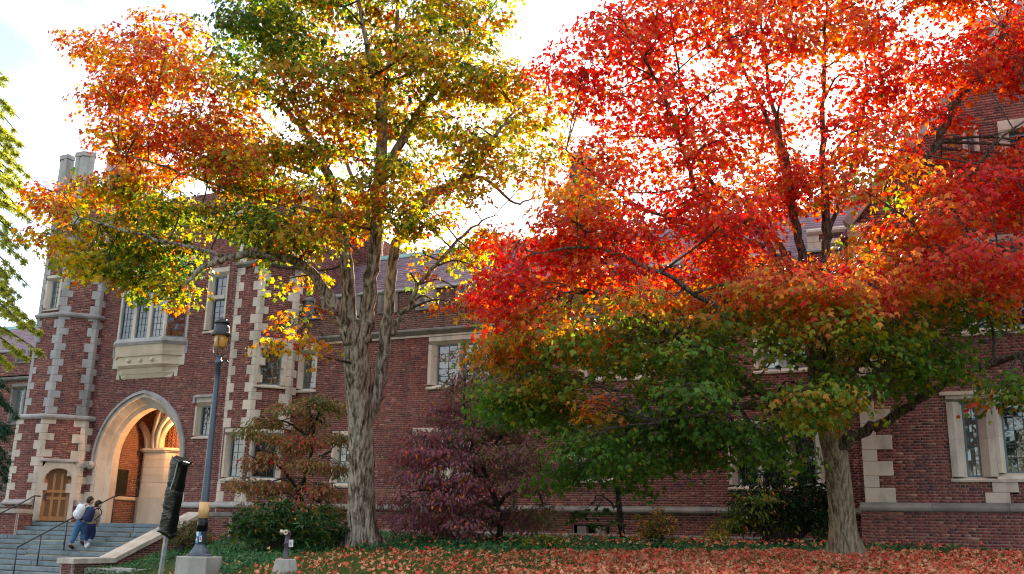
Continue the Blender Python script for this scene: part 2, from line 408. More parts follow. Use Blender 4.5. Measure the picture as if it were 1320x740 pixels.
def brick_wall(name, p, v0, v1, parent, cuts=(), cutfn=None, top=None, mat='brick', bond='english', pick=None, u0=0.0, u1=None, n1=0.0):
    """a wall face of bricks on mortar; `top(v)` gives the open interval of a gable; `pick` px window whose largest whole bricks become single parts"""
    u1 = p.L if u1 is None else u1
    bricks = []; mort = []
    for k in range(int(round(v0 / H)), int(round(v1 / H))):
        a, b_ = k * H, k * H + H; vm = (a + b_) / 2
        iv = [(u0, u1)] if top is None else [top(vm)]
        if iv[0][1] - iv[0][0] < 0.05: continue
        cc = [(c[0], c[1]) for c in cuts if c[2] < vm < c[3]]
        if cutfn: cc += cutfn(vm)
        iv = subtract(iv, cc)
        for x, y in iv: mort.append((x - 0.004, y + 0.004, a, b_))
        hd = (k % 2 == 0) if bond == 'english' else (k % 6 == 0)
        st = 0.1085 if hd else 0.217
        off = (0.0 if hd else 0.054) + rng.uniform(-0.012, 0.012)
        g = np.arange(math.floor((u0 - 1) / st) * st, u1 + 1, st) + off
        for x, y in iv:
            gg = g[(g > x - st) & (g < y)]
            for q in gg:
                l, r_ = max(q + 0.006, x + 0.003), min(q + st - 0.006, y - 0.003)
                if r_ - l > 0.03: bricks.append((l, r_, a + 0.0065, b_ - 0.0065, 1.0 if (l == q + 0.006 and r_ == q + st - 0.006 and not hd) else 0.0))
    V, Fm = brick_boxes(p, np.array(mort), -0.06, n1 - 0.009)
    V -= 0
    obj('mortar_bed', V, Fm, M['mortar'], parent)['kind'] = 'stuff'
    bricks = np.array(bricks)
    if pick is not None:
        pts = p.a + bricks[:, [0]] * p.U + bricks[:, [2]] * ZA
        sx, sy = proj(pts); dist = np.linalg.norm(pts - EYE, axis=1)
        ok = (sx > pick[0]) & (sx < pick[2]) & (sy > pick[1]) & (sy < pick[3]) & (bricks[:, 4] > 0)
        idx = np.where(ok)[0]; idx = idx[np.argsort(dist[idx])][:300]
        # one shared stretcher mesh
        Vb, Fb = brick_boxes(p, [(-0.1025, 0.1025, -0.0275, 0.0275)], -0.05, 0.0)
        Vb -= p.a
        me = mesh_np('brick', Vb, Fb, M[mat])
        o0 = org(parent)
        for i in idx:
            bq = bricks[i]; o = bpy.data.objects.new('brick', me)
            o.location = Vector(p.pt((bq[0] + bq[1]) / 2, (bq[2] + bq[3]) / 2, n1 + rng.normal(0, 0.002)) - o0)
            link(o, parent)
        bricks = np.delete(bricks, idx, axis=0)
    V, Fb = brick_boxes(p, bricks[:, :4], -0.05, n1)
    o = obj('brickwork', V, Fb, M[mat], parent); o['kind'] = 'stuff'
    return o

def stone_quoin(parent, C, UA, UB, a, b_, v0, v1, mat='stone', pr=0.018, dp=0.14):
    """one corner block: a metres along the left face, b metres along the right face"""
    NA, NB = np.cross(UA, ZA), np.cross(UB, ZA)
    C = np.array([C[0], C[1], 0.0]); bis = NA + NB; bis /= (1 + NA @ NB)
    g = 0.003
    poly = [C - UA * a + NA * pr, C + bis * pr, C + UB * b_ + NB * pr, C + UB * b_ - NB * dp, C - bis * dp, C - UA * a - NA * dp]
    mb = MB(); mb.prism([q[:2] for q in poly], v0 + g, v1 - g)
    return mb.build('quoin_stone', M[mat], parent, bevel=0.008)
def quoin_stack(parent, pa, pb, v0, v1, mat='stone', long_=0.46, short=0.2, first=0, hh=(5, 4)):
    """alternating blocks on the corner between panel pa (left) and pb (right); returns the cut lists for both panels"""
    C = pb.a[:2]; ca, cb = [], []
    k = int(round(v0 / H)); i = first
    while k * H < v1 - 0.05:
        n_ = hh[i % 2]; z0, z1 = k * H, min((k + n_) * H, v1)
        la, lb = (long_, short) if i % 2 == 0 else (short, long_)
        la *= rng.uniform(0.9, 1.08); lb *= rng.uniform(0.9, 1.08)
        stone_quoin(parent, C, pa.U, pb.U, la, lb, z0, z1, mat)
        ca.append((pa.L - la, pa.L + 1, z0, z1)); cb.append((-1, lb, z0, z1))
        k += n_; i += 1
    return ca, cb
def flat_quoins(parent, p, u_, v0, v1, side=1, mat='stone', long_=0.66, short=0.33, first=0, hh=(5, 4), n=0.02, dp=0.2):
    """blocks on one face only, from u to the right (side 1) or to the left (-1)"""
    cut = []; k = int(round(v0 / H)); i = first
    while k * H < v1 - 0.05:
        n_ = hh[i % 2]; z0, z1 = k * H, min((k + n_) * H, v1)
        w = (long_ if i % 2 == 0 else short) * rng.uniform(0.93, 1.06)
        a, b_ = (u_, u_ + w) if side > 0 else (u_ - w, u_)
        mb = MB(); p.box(mb, a, b_ , z0 + 0.003, z1 - 0.003, -dp, n); mb.build('quoin_stone', M[mat], parent, bevel=0.008)
        cut.append((a - (9 if side > 0 and u_ <= 0.001 else 0), b_, z0, z1)); k += n_; i += 1
    return cut
def band(parent, p, u0, u1, prof, mat='stone_grey', seg=1.25, name='band_stone'):
    """a moulded course in separate stones; prof: list of (n, v)"""
    n_ = max(1, int(round((u1 - u0) / seg))); e = np.linspace(u0, u1, n_ + 1)
    for i in range(n_):
        mb = MB(); pr = [p.pt(0, v, n) for n, v in prof]
        mb.extr(pr, p.U * (e[i] + (0.003 if i else 0)), p.U * (e[i + 1] - (0.003 if i < n_ - 1 else 0)))
        mb.build(name, M[mat], parent)
def base_prof(z, out=0.0): return [(-0.1, z - 0.1), (0.14 + out, z - 0.1), (0.16 + out, z - 0.07), (0.16 + out, z - 0.02), (0.07 + out, z + 0.05), (0.05, z + 0.10), (-0.1, z + 0.10)]
def string_prof(z, o=0.12): return [(-0.1, z - 0.09), (o * 0.5, z - 0.09), (o, z - 0.02), (o, z + 0.05), (0.0, z + 0.11), (-0.1, z + 0.11)]

def casement(parent, p, u0, u1, v0, v1, n=-0.2, cols=2, rows=5, arch=0.0):
    """a leaded light: frame > pane, leading"""
    f = 0.045; mb = MB(); g = 0.004
    p.box(mb, u0 + g, u0 + f, v0 + g, v1 - g, n - 0.04, n + 0.03); p.box(mb, u1 - f, u1 - g, v0 + g, v1 - g, n - 0.04, n + 0.03)
    p.box(mb, u0 + f, u1 - f, v0 + g, v0 + f, n - 0.04, n + 0.028); p.box(mb, u0 + f, u1 - f, v1 - f, v1 - g, n - 0.04, n + 0.028)
    fr = mb.build('window', M['frame'], parent)
    a, b_, c, d = u0 + f, u1 - f, v0 + f, v1 - f
    # each small pane sits at its own slight tilt
    V = []; Fq = []
    for i in range(cols):
        for j in range(rows):
            x0, x1 = a + (b_ - a) * i / cols, a + (b_ - a) * (i + 1) / cols
            y0, y1 = c + (d - c) * j / rows, c + (d - c) * (j + 1) / rows
            tl = rng.normal(0, 0.0013, 3); k = len(V)
            for x, y, s1, s2 in ((x0, y0, -1, -1), (x1, y0, 1, -1), (x1, y1, 1, 1), (x0, y1, -1, 1)):
                V.append(p.pt(x, y, n + tl[0] * s1 * 0.6 + tl[1] * s2))
            Fq.append((k, k + 1, k + 2, k + 3))
    obj('pane', V, np.array(Fq), M['glass_pale'] if rng.random() < 0.28 else M['glass'], fr)
    mb = MB(); w = 0.009
    for i in range(1, cols): x = a + (b_ - a) * i / cols; p.box(mb, x - w, x + w, c, d, n - 0.012, n + 0.012)
    for j in range(1, rows): y = c + (d - c) * j / rows; p.box(mb, a, b_, y - w, y + w, n - 0.011, n + 0.011)
    if mb.n: mb.build('leading', M['lead'], fr)
    return fr
def stone_window(parent, p, u0, u1, v0, v1, lights=1, jw=0.2, head=0.26, sill=0.16, mat='stone', cols=2, rows=6, transom=None, hood=False, mull=0.14, toothed=True):
    """outer limits of the stonework; returns cuts for the brickwork"""
    a, b_, c, d = u0 + jw, u1 - jw, v0 + sill, v1 - head
    def jamb(x0, x1, sgn):
        mb = MB(); w = x1 - x0
        if sgn > 0: prof = [(x0, 0.03), (x0 + w * 0.45, 0.03), (x1, -0.14), (x1, -0.3), (x0, -0.3)]
        else: prof = [(x1, 0.03), (x1 - w * 0.45, 0.03), (x0, -0.14), (x0, -0.3), (x1, -0.3)]
        zs = np.linspace(v0 + sill, v1 - head, max(2, int((v1 - v0) / 0.75) + 1))
        for i in range(len(zs) - 1):
            mb.extr([p.pt(x, 0, n) for x, n in prof], ZA * (zs[i] + 0.002), ZA * (zs[i + 1] - 0.002))
        mb.build('jamb', M[mat], parent)
    jamb(u0, a, 1); jamb(b_, u1, -1)
    mb = MB(); pr = [(0.03, v1), (0.03, d + head * 0.45), (-0.14, d), (-0.3, d), (-0.3, v1)]
    mb.extr([p.pt(0, v, n) for n, v in pr], p.U * u0, p.U * u1); mb.build('lintel', M[mat], parent)
    mb = MB(); pr = [(-0.3, v0), (0.06, v0), (0.07, v0 + sill * 0.35), (-0.13, v0 + sill), (-0.3, v0 + sill)]
    mb.extr([p.pt(0, v, n) for n, v in pr], p.U * (u0 - 0.03), p.U * (u1 + 0.03)); mb.build('sill', M[mat], parent)
    if hood:
        mb = MB(); pr = [(0.0, v1 - 0.01), (0.10, v1 + 0.0), (0.10, v1 + 0.05), (0.0, v1 + 0.12)]
        mb.extr([p.pt(0, v, n) for n, v in pr], p.U * (u0 - 0.10), p.U * (u1 + 0.10))
        for x in (u0 - 0.1, u1 + 0.0): p.box(mb, x, x + 0.1, v1 - 0.2, v1 - 0.012, 0.0, 0.098)
        mb.build('hood_mould', M['stone_grey'], parent)
    ws = (b_ - a - mull * (lights - 1)) / lights
    for i in range(lights):
        x = a + i * (ws + mull)
        if i:
            mb = MB(); pr = [(x - mull, -0.14), (x - mull * 0.75, 0.0), (x - mull * 0.25, 0.0), (x, -0.14), (x, -0.3), (x - mull, -0.3)]
            mb.extr([p.pt(q, 0, n) for q, n in pr], ZA * (c + 0.002), ZA * (d - 0.002)); mb.build('mullion', M[mat], parent)
        if transom:
            mb = MB(); p.box(mb, x + 0.002, x + ws - 0.002, transom - 0.07, transom + 0.07, -0.28, -0.03); mb.build('transom', M[mat], parent)
            casement(parent, p, x, x + ws, c, transom - 0.07, cols=cols, rows=rows); casement(parent, p, x, x + ws, transom + 0.07, d, cols=cols, rows=max(2, rows // 2))
        else: casement(parent, p, x, x + ws, c, d, cols=cols, rows=rows)
    mb = MB(); p.box(mb, a - 0.1, b_ + 0.1, c - 0.1, d + 0.1, -0.42, -0.31); mb.build('dark_backing', M['inside'], parent)
    return (u0, u1, v0, v1 + (0.12 if hood else 0))
def slate_roof(parent, P0, U, S, L, W, name='roof_slates'):
    """slates on a plane: P0 eaves corner, U along the eaves, S up the slope"""
    Nn = np.cross(U, S); row = 0.16; V = []; 
    m = int(W / row); Q = []
    for j in range(m):
        w = 0.26; k = np.arange(-1, int(L / w) + 1)
        x0 = np.clip(k * w + (j % 2) * w / 2 + 0.004, 0, L); x1 = np.clip(k * w + (j % 2) * w / 2 + w - 0.004, 0, L)
        ok = x1 - x0 > 0.02; Q.append(np.c_[x0[ok], x1[ok], np.full(ok.sum(), j * row)])
    Q = np.vstack(Q); n_ = len(Q); t_ = 0.016 + rng.normal(0, 0.003, n_)
    V = np.zeros((n_, 6, 3))
    def pos(x, s_, h): return P0 + x[:, None] * U + s_[:, None] * S + np.asarray(h).reshape(-1, 1) * Nn
    V[:, 0] = pos(Q[:, 0], Q[:, 2], t_); V[:, 1] = pos(Q[:, 1], Q[:, 2], t_)
    V[:, 2] = pos(Q[:, 1], Q[:, 2] + row + 0.03, np.full(n_, 0.002)); V[:, 3] = pos(Q[:, 0], Q[:, 2] + row + 0.03, np.full(n_, 0.002))
    V[:, 4] = pos(Q[:, 0], Q[:, 2], np.full(n_, -0.01)); V[:, 5] = pos(Q[:, 1], Q[:, 2], np.full(n_, -0.01))
    i0 = np.arange(n_)[:, None] * 6
    Fq = np.vstack([i0 + np.array([0, 1, 2, 3]), i0 + np.array([4, 5, 1, 0])])
    o = obj(name, V.reshape(-1, 3), Fq, M['slate'], parent); o['kind'] = 'stuff'; return o
def body(parent, poly, z0, z1, name='wall_core', mat='inside'):
    mb = MB(); mb.prism(poly, z0, z1); return mb.build(name, M[mat], parent)
def battlement(parent, p, gaps, v_sill, v_top, u0, u1, mat='stone_dark', cap=0.12):
    """brick parapet above is built by brick_wall; here the coping stones of merlons and crenels"""
    e = [u0] + [x for g in gaps for x in g] + [u1]
    for i in range(0, len(e), 2):
        if e[i + 1] - e[i] < 0.1: continue
        mb = MB(); pr = [(-0.36, v_top), (0.07, v_top), (0.07, v_top + 0.05), (-0.15, v_top + cap + 0.06), (-0.36, v_top + cap)]
        mb.extr([p.pt(0, v, n) for n, v in pr], p.U * (e[i] - 0.03), p.U * (e[i + 1] + 0.03)); mb.build('merlon_coping', M[mat], parent)
    for a, b_ in gaps:
        mb = MB(); pr = [(-0.36, v_sill - 0.1), (0.06, v_sill - 0.1), (0.06, v_sill - 0.05), (-0.36, v_sill)]
        mb.extr([p.pt(0, v, n) for n, v in pr], p.U * (a + 0.005), p.U * (b_ - 0.005)); mb.build('crenel_sill', M[mat], parent)
        for x in (a, b_):
            s_ = 1 if x == a else -1
            mb = MB(); p.box(mb, min(x, x - s_ * 0.13), max(x, x - s_ * 0.13), v_sill - 0.1, v_top - 0.003, -0.34, 0.035); mb.build('crenel_jamb', M[mat], parent)

BAND = 2.42
# ================================================================== long two-storey wing in the middle
YM = 28.2
wing = thing('brick_hall', (-12, YM, 1.5), 'long two-storey brick wing with battlements and purple slate roof behind the big maples', 'building')
pm = Panel((-21.9, YM), (-2.0, YM))
U = lambda px_, py_: pm.px(px_, py_)[0]
Z = lambda px_, py_: pm.px(px_, py_)[1]
cuts = []
CZ0, CZ1 = 8.05, 8.36                                    # moulded cornice
cuts.append((-1, 99, CZ0, CZ1)); cuts.append((-1, 99, BAND - 0.1, BAND + 0.1)); cuts.append((-1, 99, 1.2, 1.72))
cuts.append(stone_window(wing, pm, U(383, 470), U(409, 470), 6.35, 8.03, jw=0.2, cols=2, rows=6))
cuts.append(stone_window(wing, pm, U(552, 470), U(552, 470) + 2.3, 6.25, 8.03, lights=2, jw=0.26, cols=2, rows=5))
for x in (745,): cuts.append(stone_window(wing, pm, U(x, 470), U(x, 470) + 2.3, 6.25, 8.03, lights=2, jw=0.26, cols=2, rows=5))
cuts.append(stone_window(wing, pm, U(972, 470), U(972, 470) + 2.3, 6.25, 8.03, lights=2, jw=0.26, cols=2, rows=5))
cuts.append(stone_window(wing, pm, U(425, 620), U(425, 620) + 0.95, 3.05, 4.95, jw=0.2, cols=2, rows=6))
cuts.append(stone_window(wing, pm, U(530, 600), U(607, 600), 3.2, 4.98, lights=3, jw=0.22, cols=2, rows=5))
cuts.append(stone_window(wing, pm, U(726, 610), U(800, 610), 3.2, 4.98, lights=3, jw=0.22, cols=2, rows=5))
cuts.append(stone_window(wing, pm, U(940, 622), U(1064, 622), 2.97, 4.98, lights=3, jw=0.22, mull=0.2, cols=3, rows=5))
vu = U(745, 690)
cuts.append((vu - 0.15, vu + 1.0, 1.2, 1.95))
cren = []
for a, b_ in ((541, 559), (592, 609), (641, 662)):
    cren.append((U(a, 380), U(b_, 380)))
step = cren[1][0] - cren[0][0]; w = 0.56
x = cren[0][0]
while x - step > 0.3: x -= step; cren.insert(0, (x, x + w))
x = cren[-1][0]
while x + step < pm.L - 0.5: x += step; cren.append((x, x + w))
CS, CT = 9.1, 9.72
for a, b_ in cren: cuts.append((a - 0.13, b_ + 0.13, CS - 0.1, 12))
brick_wall('wall', pm, 1.4, 8.36, wing, cuts, pick=(700, 640, 1040, 705)); brick_wall('parapet', pm, 8.36, CT, wing, cuts, mat='brick_sooty')
band(wing, pm, 0, pm.L, base_prof(BAND), 'stone_dark', 1.6)
band(wing, pm, 0, pm.L, [(-0.1, 1.2), (0.16, 1.2), (0.16, 1.66), (0.10, 1.715), (-0.1, 1.715)], 'stone_dark', 1.5, 'plinth_stone')
band(wing, pm, 0, pm.L, [(-0.1, CZ0), (0.035, CZ0), (0.035, CZ0 + 0.07), (-0.1, CZ0 + 0.07)], 'stone', 1.8, 'cornice_stone')
band(wing, pm, 0, pm.L, [(-0.1, CZ0 + 0.075), (0.05, CZ0 + 0.075), (0.17, CZ0 + 0.2), (0.17, CZ0 + 0.25), (0.02, CZ1), (-0.1, CZ1)], 'stone_dark', 1.8, 'cornice_stone')
battlement(wing, pm, cren, CS, CT, 0, pm.L)
# cellar vent between stone cheeks
mb = MB(); pm.box(mb, vu, vu + 0.28, 1.25, 1.93, -0.2, 0.06); mb.build('vent_cheek', M['stone_dark'], wing)
mb = MB(); pm.box(mb, vu + 0.58, vu + 0.86, 1.25, 1.93, -0.2, 0.06); mb.build('vent_cheek', M['stone_dark'], wing)
mb = MB(); pm.box(mb, vu + 0.28, vu + 0.58, 1.25, 1.93, -0.3, -0.15); mb.build('vent_dark_back', M['inside'], wing)
# downpipe
du = U(665, 580)
mb = MB(); mb.tube([pm.pt(du, 1.6, 0.09), pm.pt(du, 8.0, 0.09)], [0.05, 0.05], 8)
for v in (3.2, 5.0, 6.8): pm.box(mb, du - 0.09, du + 0.09, v, v + 0.06, 0.0, 0.1)
mb.build('downpipe', M['iron'], wing)
body(wing, [(-21.9, YM + 0.43), (-2.0, YM + 0.43), (-2.0, 40), (-21.9, 40)], 1.2, 8.7)
# roof: front slope, back slope, copper ridge
RS = np.array([0, cos(radians(43)), sin(radians(43))]); P0 = np.array([-22.5, YM + 0.62, 8.75]); WL = 5.7
slate_roof(wing, P0, np.array([1.0, 0, 0]), RS, 22.0, WL)
top_ = P0 + RS * WL
mb = MB(); mb.extr([P0 - [0, 0, 0.06], top_ - [0, 0, 0.06], top_ + [0, 4.2, -4.0]], np.zeros(3), np.array([22.0, 0, 0])); mb.build('roof_deck', M['slate'], wing)
mb = MB(); mb.extr([top_ + [0, -0.22, -0.14], top_ + [0, -0.05, 0.08], top_ + [0, 0.05, 0.08], top_ + [0, 0.22, -0.14]], np.zeros(3), np.array([22.0, 0, 0])); mb.build('ridge_cap', M['copper'], wing)
def chimney(px0, px1, pyt, y, zb, nm):
    a, b_ = at(px0, pyt, y), at(px1, pyt, y)
    x0, x1, zt = a[0], b_[0], a[2]
    ch = bpy.data.objects.new(nm, None); ch.location = Vector(np.array([x0, y, zb]) - org(wing)); link(ch, wing); ORG[ch.name] = np.array([x0, y, zb])
    dpt = 0.9
    for q in ((x0, y, x1, y), (x1, y, x1, y + dpt), (x0, y + dpt, x0, y), (x1, y + dpt, x0, y + dpt)):
        brick_wall('shaft', Panel(q[:2], q[2:]), zb, zt, ch)
    mb = MB(); mb.prism([(x0 + .07, y + .07), (x1 - .07, y + .07), (x1 - .07, y + dpt - .07), (x0 + .07, y + dpt - .07)], zb, zt + 0.02)
    e = 0.07; mb.prism([(x0 - e, y - e), (x1 + e, y - e), (x1 + e, y + dpt + e), (x0 - e, y + dpt + e)], zt, zt + 0.22)
    mb.build('chimney_cap', M['stone_grey'], ch)
chimney(455, 482, 262, 32.6, 12.0, 'chimney'); chimney(733, 757, 206, 33.0, 12.2, 'chimney')
# cross gable of the hall behind the red maple
pg_ = Panel((at(1040, 300, 29.2)[0], 29.2), (-1.0, 29.2))
cg = [stone_window(wing, pg_, pg_.px(1062, 380)[0], pg_.px(1062, 380)[0] + 1.3, 8.9, 10.4, lights=2, jw=0.18, cols=2, rows=4)]
cg += flat_quoins(wing, pg_, 0.0, 8.8, 10.6, 1)
brick_wall('wall', pg_, 8.8, 10.6, wing, cg)
band(wing, pg_, 0, pg_.L, string_prof(10.65), 'stone', 1.2, 'coping_stone')
slate_roof(wing, np.array([pg_.a[0] - 0.1, 29.3, 10.75]), np.array([1.0, 0, 0]), RS, pg_.L, 2.6)
body(wing, [(pg_.a[0] + 0.05, 29.66), (-1.0, 29.66), (-1.0, 33), (pg_.a[0] + 0.05, 33)], 8.6, 10.6)

# ================================================================== gabled block on the right
YW = 24.7
gab = thing('gabled_brick_block', (2, YW, 1.5), 'gabled brick block with pale corner stones and wide leaded window at the right edge', 'building')
pw = Panel((-2.22, YW), (8.6, YW)); U = lambda x, y: pw.px(x, y)[0]
cuts = []
GE, GA, AP = 9.35, 5.41, 1.17                                 # eaves height, apex offset, gable slope
GT = GE + GA * AP
cuts.append((-1, 99, BAND - 0.1, BAND + 0.1))
cuts += flat_quoins(gab, pw, 0.0, BAND + 0.1, GE, 1, 'stone', 0.66, 0.34, first=0, hh=(5, 4))
cuts += [(-1, 0.0, 0, 20)]
# lower window: narrow light, heavy mullion carried down as stones, then wide lights
u0 = U(1220, 530); um0, um1 = U(1275, 600), U(1297, 600)
wz0, wz1 = 2.98, 4.95
c1 = stone_window(gab, pw, u0, um0 + 0.17, wz0, wz1, jw=0.32, head=0.14, sill=0.12, cols=3, rows=5)
c2 = stone_window(gab, pw, um0 + 0.175, um1 + 3.4, wz0, wz1, lights=3, jw=0.17, head=0.14, sill=0.2, mull=0.3, cols=4, rows=5)
cuts += [c1, c2]
mb = MB(); pw.box(mb, u0 - 0.12, um1 + 3.5, wz1 + 0.003, wz1 + 0.09, -0.1, 0.09); mb.build('hood_mould', M['stone'], gab)
cuts.append((u0 - 0.12, um1 + 3.5, wz1, wz1 + 0.09))
for (a, b_, c, d) in ((um0 - 0.14, um1 + 0.02, BAND + 0.1, BAND + 0.1 + 0.23), (um0 + 0.02, um1 + 0.2, BAND + 0.333, wz0 - 0.003)):
    mb = MB(); pw.box(mb, a, b_, c, d, -0.2, 0.03); mb.build('mullion_stone', M['stone'], gab, bevel=0.008); cuts.append((a, b_, c, d))
# upper window
ua, ub = U(1238, 400), U(1238, 400) + 4.4
cuts.append(stone_window(gab, pw, ua, ub, 6.33, 8.7, lights=3, jw=0.32, head=0.3, sill=0.2, mull=0.26, transom=7.75, cols=3, rows=5))
for k, (a, b_) in enumerate(((-0.25, 0.0), (0.0, 0.0))):
    pass
# slit in the gable and louvred opening
su0, su1 = U(1240, 180), U(1262, 180)
cuts.append(stone_window(gab, pw, su0, su1, 10.75, 11.55, jw=0.12, head=0.14, sill=0.1, cols=1, rows=2))
lu0, lu1 = U(1291, 210), U(1291, 210) + 2.2
mb = MB(); pw.box(mb, lu0, lu0 + 0.22, 9.4, 11.3, -0.3, 0.03); mb.build('jamb', M['stone'], gab)
mb = MB(); pw.box(mb, lu1 - 0.22, lu1, 9.4, 11.3, -0.3, 0.03); mb.build('jamb', M['stone'], gab)
mb = MB(); pw.box(mb, lu0, lu1, 11.303, 11.55, -0.3, 0.04); mb.build('lintel', M['stone'], gab)
mb = MB(); pw.box(mb, lu0, lu1, 9.2, 9.397, -0.3, 0.05); mb.build('sill', M['stone'], gab)
for i in range(10):
    v = 9.5 + i * 0.18; mb = MB()
    mb.extr([pw.pt(0, v, -0.04), pw.pt(0, v + 0.03, -0.04), pw.pt(0, v + 0.15, -0.2), pw.pt(0, v + 0.12, -0.2)], pw.U * (lu0 + 0.225), pw.U * (lu1 - 0.225)); mb.build('louvre_slat', M['frame'], gab)
mb = MB(); pw.box(mb, lu0 + 0.1, lu1 - 0.1, 9.3, 11.4, -0.42, -0.32); mb.build('dark_backing', M['inside'], gab)
cuts.append((lu0, lu1, 9.2, 11.55))
brick_wall('wall', pw, 1.3, GT - 0.1, gab, cuts, top=lambda v: (0.0, pw.L) if v < GE else ((v - GE) / AP + 0.12, pw.L - (v - GE) / AP - 0.12), pick=(1118, 500, 1325, 712))
band(gab, pw, -0.12, pw.L, base_prof(BAND), 'stone_dark', 1.5)
# plinth below the band stands a little proud
pp = Panel((-2.32, YW - 0.1), (8.6, YW - 0.1)); brick_wall('plinth', pp, 1.28, BAND - 0.1, gab, (), pick=(1110, 655, 1325, 715))
mb = MB(); mb.box((-2.27, YW + 1.5, 1.85), (0.08, 3.1, 1.1)); mb.build('plinth_return', M['brick'], gab)
pret = Panel((-2.22, YM + 0.3), (-2.22, YW)); brick_wall('side_wall', pret, 1.3, GE, gab, [])
# gable coping stones
for sgn in (1, -1):
    nst = 9
    for i in range(nst):
        a = np.array([pw.L / 2 - sgn * GA * (1 - i / nst), GE + GA * AP * i / nst]); b_ = np.array([pw.L / 2 - sgn * GA * (1 - (i + 1) / nst), GE + GA * AP * (i + 1) / nst])
        d = (b_ - a) / np.linalg.norm(b_ - a); nn = np.array([-d[1], d[0]]) * sgn; nn = nn if nn[1] > 0 else -nn
        a = a + d * 0.004; b_ = b_ - d * 0.004
        q = [a - nn * 0.12, b_ - nn * 0.12, b_ + nn * 0.14, a + nn * 0.14]
        mb = MB(); mb.extr([pw.pt(x_, v_, 0.09) for x_, v_ in q], np.zeros(3), -pw.N * 0.5); mb.build('coping_stone', M['stone_grey'], gab, bevel=0.01)
# roof of the gabled block and chimney on its shoulder
ap = pw.pt(pw.L / 2, GT, -0.4); el = pw.pt(-0.25, GE - 0.2, -0.4); er = pw.pt(pw.L + 0.25, GE - 0.2, -0.4)
mb = MB(); mb.extr([el, ap, er], np.zeros(3), -pw.N * 14); mb.build('roof', M['slate'], gab)
body(gab, [(-2.1, YW + 0.43), (8.5, YW + 0.43), (8.5, 38), (-2.1, 38)], 1.2, GE - 0.25)
ca = at(1257, 40, YW + 1.4)
for q in ((0, 0, 1, 0), (1, 0, 1, 1), (0, 1, 0, 0), (1, 1, 0, 1)):
    brick_wall('chimney_shaft', Panel((ca[0] + q[0] * 0.75, ca[1] + q[1] * 0.75), (ca[0] + q[2] * 0.75, ca[1] + q[3] * 0.75)), 11.5, ca[2], gab)
mb = MB(); e = 0.1
mb.prism([(ca[0] + .06, ca[1] + .06), (ca[0] + .69, ca[1] + .06), (ca[0] + .69, ca[1] + .69), (ca[0] + .06, ca[1] + .69)], 11.5, ca[2])
mb.prism([(ca[0] - e, ca[1] - e), (ca[0] + .75 + e, ca[1] - e), (ca[0] + .75 + e, ca[1] + .75 + e), (ca[0] - e, ca[1] + .75 + e)], ca[2], ca[2] + 0.3); mb.build('chimney_cap', M['stone_grey'], gab)

# ================================================================== gatehouse with arch and two octagonal turrets
YG = 27.5
gate = thing('gatehouse', (-27, YG, 1.7), 'brick gatehouse with pointed stone arch, bay window and corner turrets above the steps', 'building')
pgt = Panel((-30.7, YG), (-23.4, YG)); U = lambda x, y: pgt.px(x, y)[0]; Z = lambda x, y: pgt.px(x, y)[1]
cuts = []
# --- arch
ax_ = U(190, 560); 
hi, si, ri = (U(222, 590) - U(134, 590)) / 2, 4.05, 1.95
ac = (U(222, 590) + U(134, 590)) / 2
def arch_pts(hw, rise, sp, n=14, zb=1.7, jamb=True):
    c = (rise * rise - hw * hw) / (2 * hw); R_ = hw + c; th = math.acos(c / R_) if R_ > 0 else pi / 2
    L_ = [(-(R_ * cos(t_) - c), sp + R_ * sin(t_)) for t_ in np.linspace(0, th, n)]
    pts = L_ + [(-x_, z_) for x_, z_ in L_[-2::-1]]
    return ([(-hw, zb)] if jamb else []) + pts + ([(hw, zb)] if jamb else [])
def arch_ring(parent, p, uc, o1, o2, n0, n1a, n1b, name, mat, zb=1.7, jamb=True, segs=None, sp=4.05, pieces=9):
    """stone ring between inner (hw,rise)=o1 and outer o2; front depth n1a at inner edge, n1b at outer"""
    A = arch_pts(*o1, sp, zb=zb, jamb=jamb); B = arch_pts(*o2, sp, zb=zb, jamb=jamb); m = len(A)
    cutsi = np.unique(np.round(np.linspace(0, m - 1, pieces + 1)).astype(int))
    for s0, s1 in zip(cutsi[:-1], cutsi[1:]):
        V = []; Fq = []
        for i in range(s0, s1 + 1):
            for (x_, z_), n_ in ((A[i], n0), (A[i], n1a), (B[i], n1b), (B[i], n0)): V.append(p.pt(uc + x_, z_, n_))
        for i in range(s1 - s0):
            for k in range(4): Fq.append((i * 4 + k, i * 4 + (k + 1) % 4, (i + 1) * 4 + (k + 1) % 4, (i + 1) * 4 + k))
        Fq += [(0, 1, 2, 3), tuple((s1 - s0) * 4 + k for k in (3, 2, 1, 0))]
        mb = MB(); mb.add(V, Fq); mb.build(name, M[mat], parent)
hws = [(hi, ri), (hi + 0.14, ri + 0.15), (hi + 0.34, ri + 0.36), (hi + 0.47, ri + 0.49)]
arch_ring(gate, pgt, ac, hws[0], hws[1], -0.75, -0.42, -0.30, 'arch_stone', 'stone')
arch_ring(gate, pgt, ac, hws[1], hws[2], -0.75, -0.27, -0.02, 'arch_stone', 'stone')
arch_ring(gate, pgt, ac, hws[2], hws[3], -0.3, 0.03, 0.03, 'arch_stone', 'stone', zb=3.6)
arch_ring(gate, pgt, ac, (hws[3][0] + 0.003, hws[3][1] + 0.003), (hws[3][0] + 0.12, hws[3][1] + 0.13), -0.2, 0.12, 0.08, 'hood_mould', 'stone_grey', zb=3.95)
oh, orr = hws[3][0] + 0.12, hws[3][1] + 0.13
cA = (orr * orr - oh * oh) / (2 * oh); RA = oh + cA
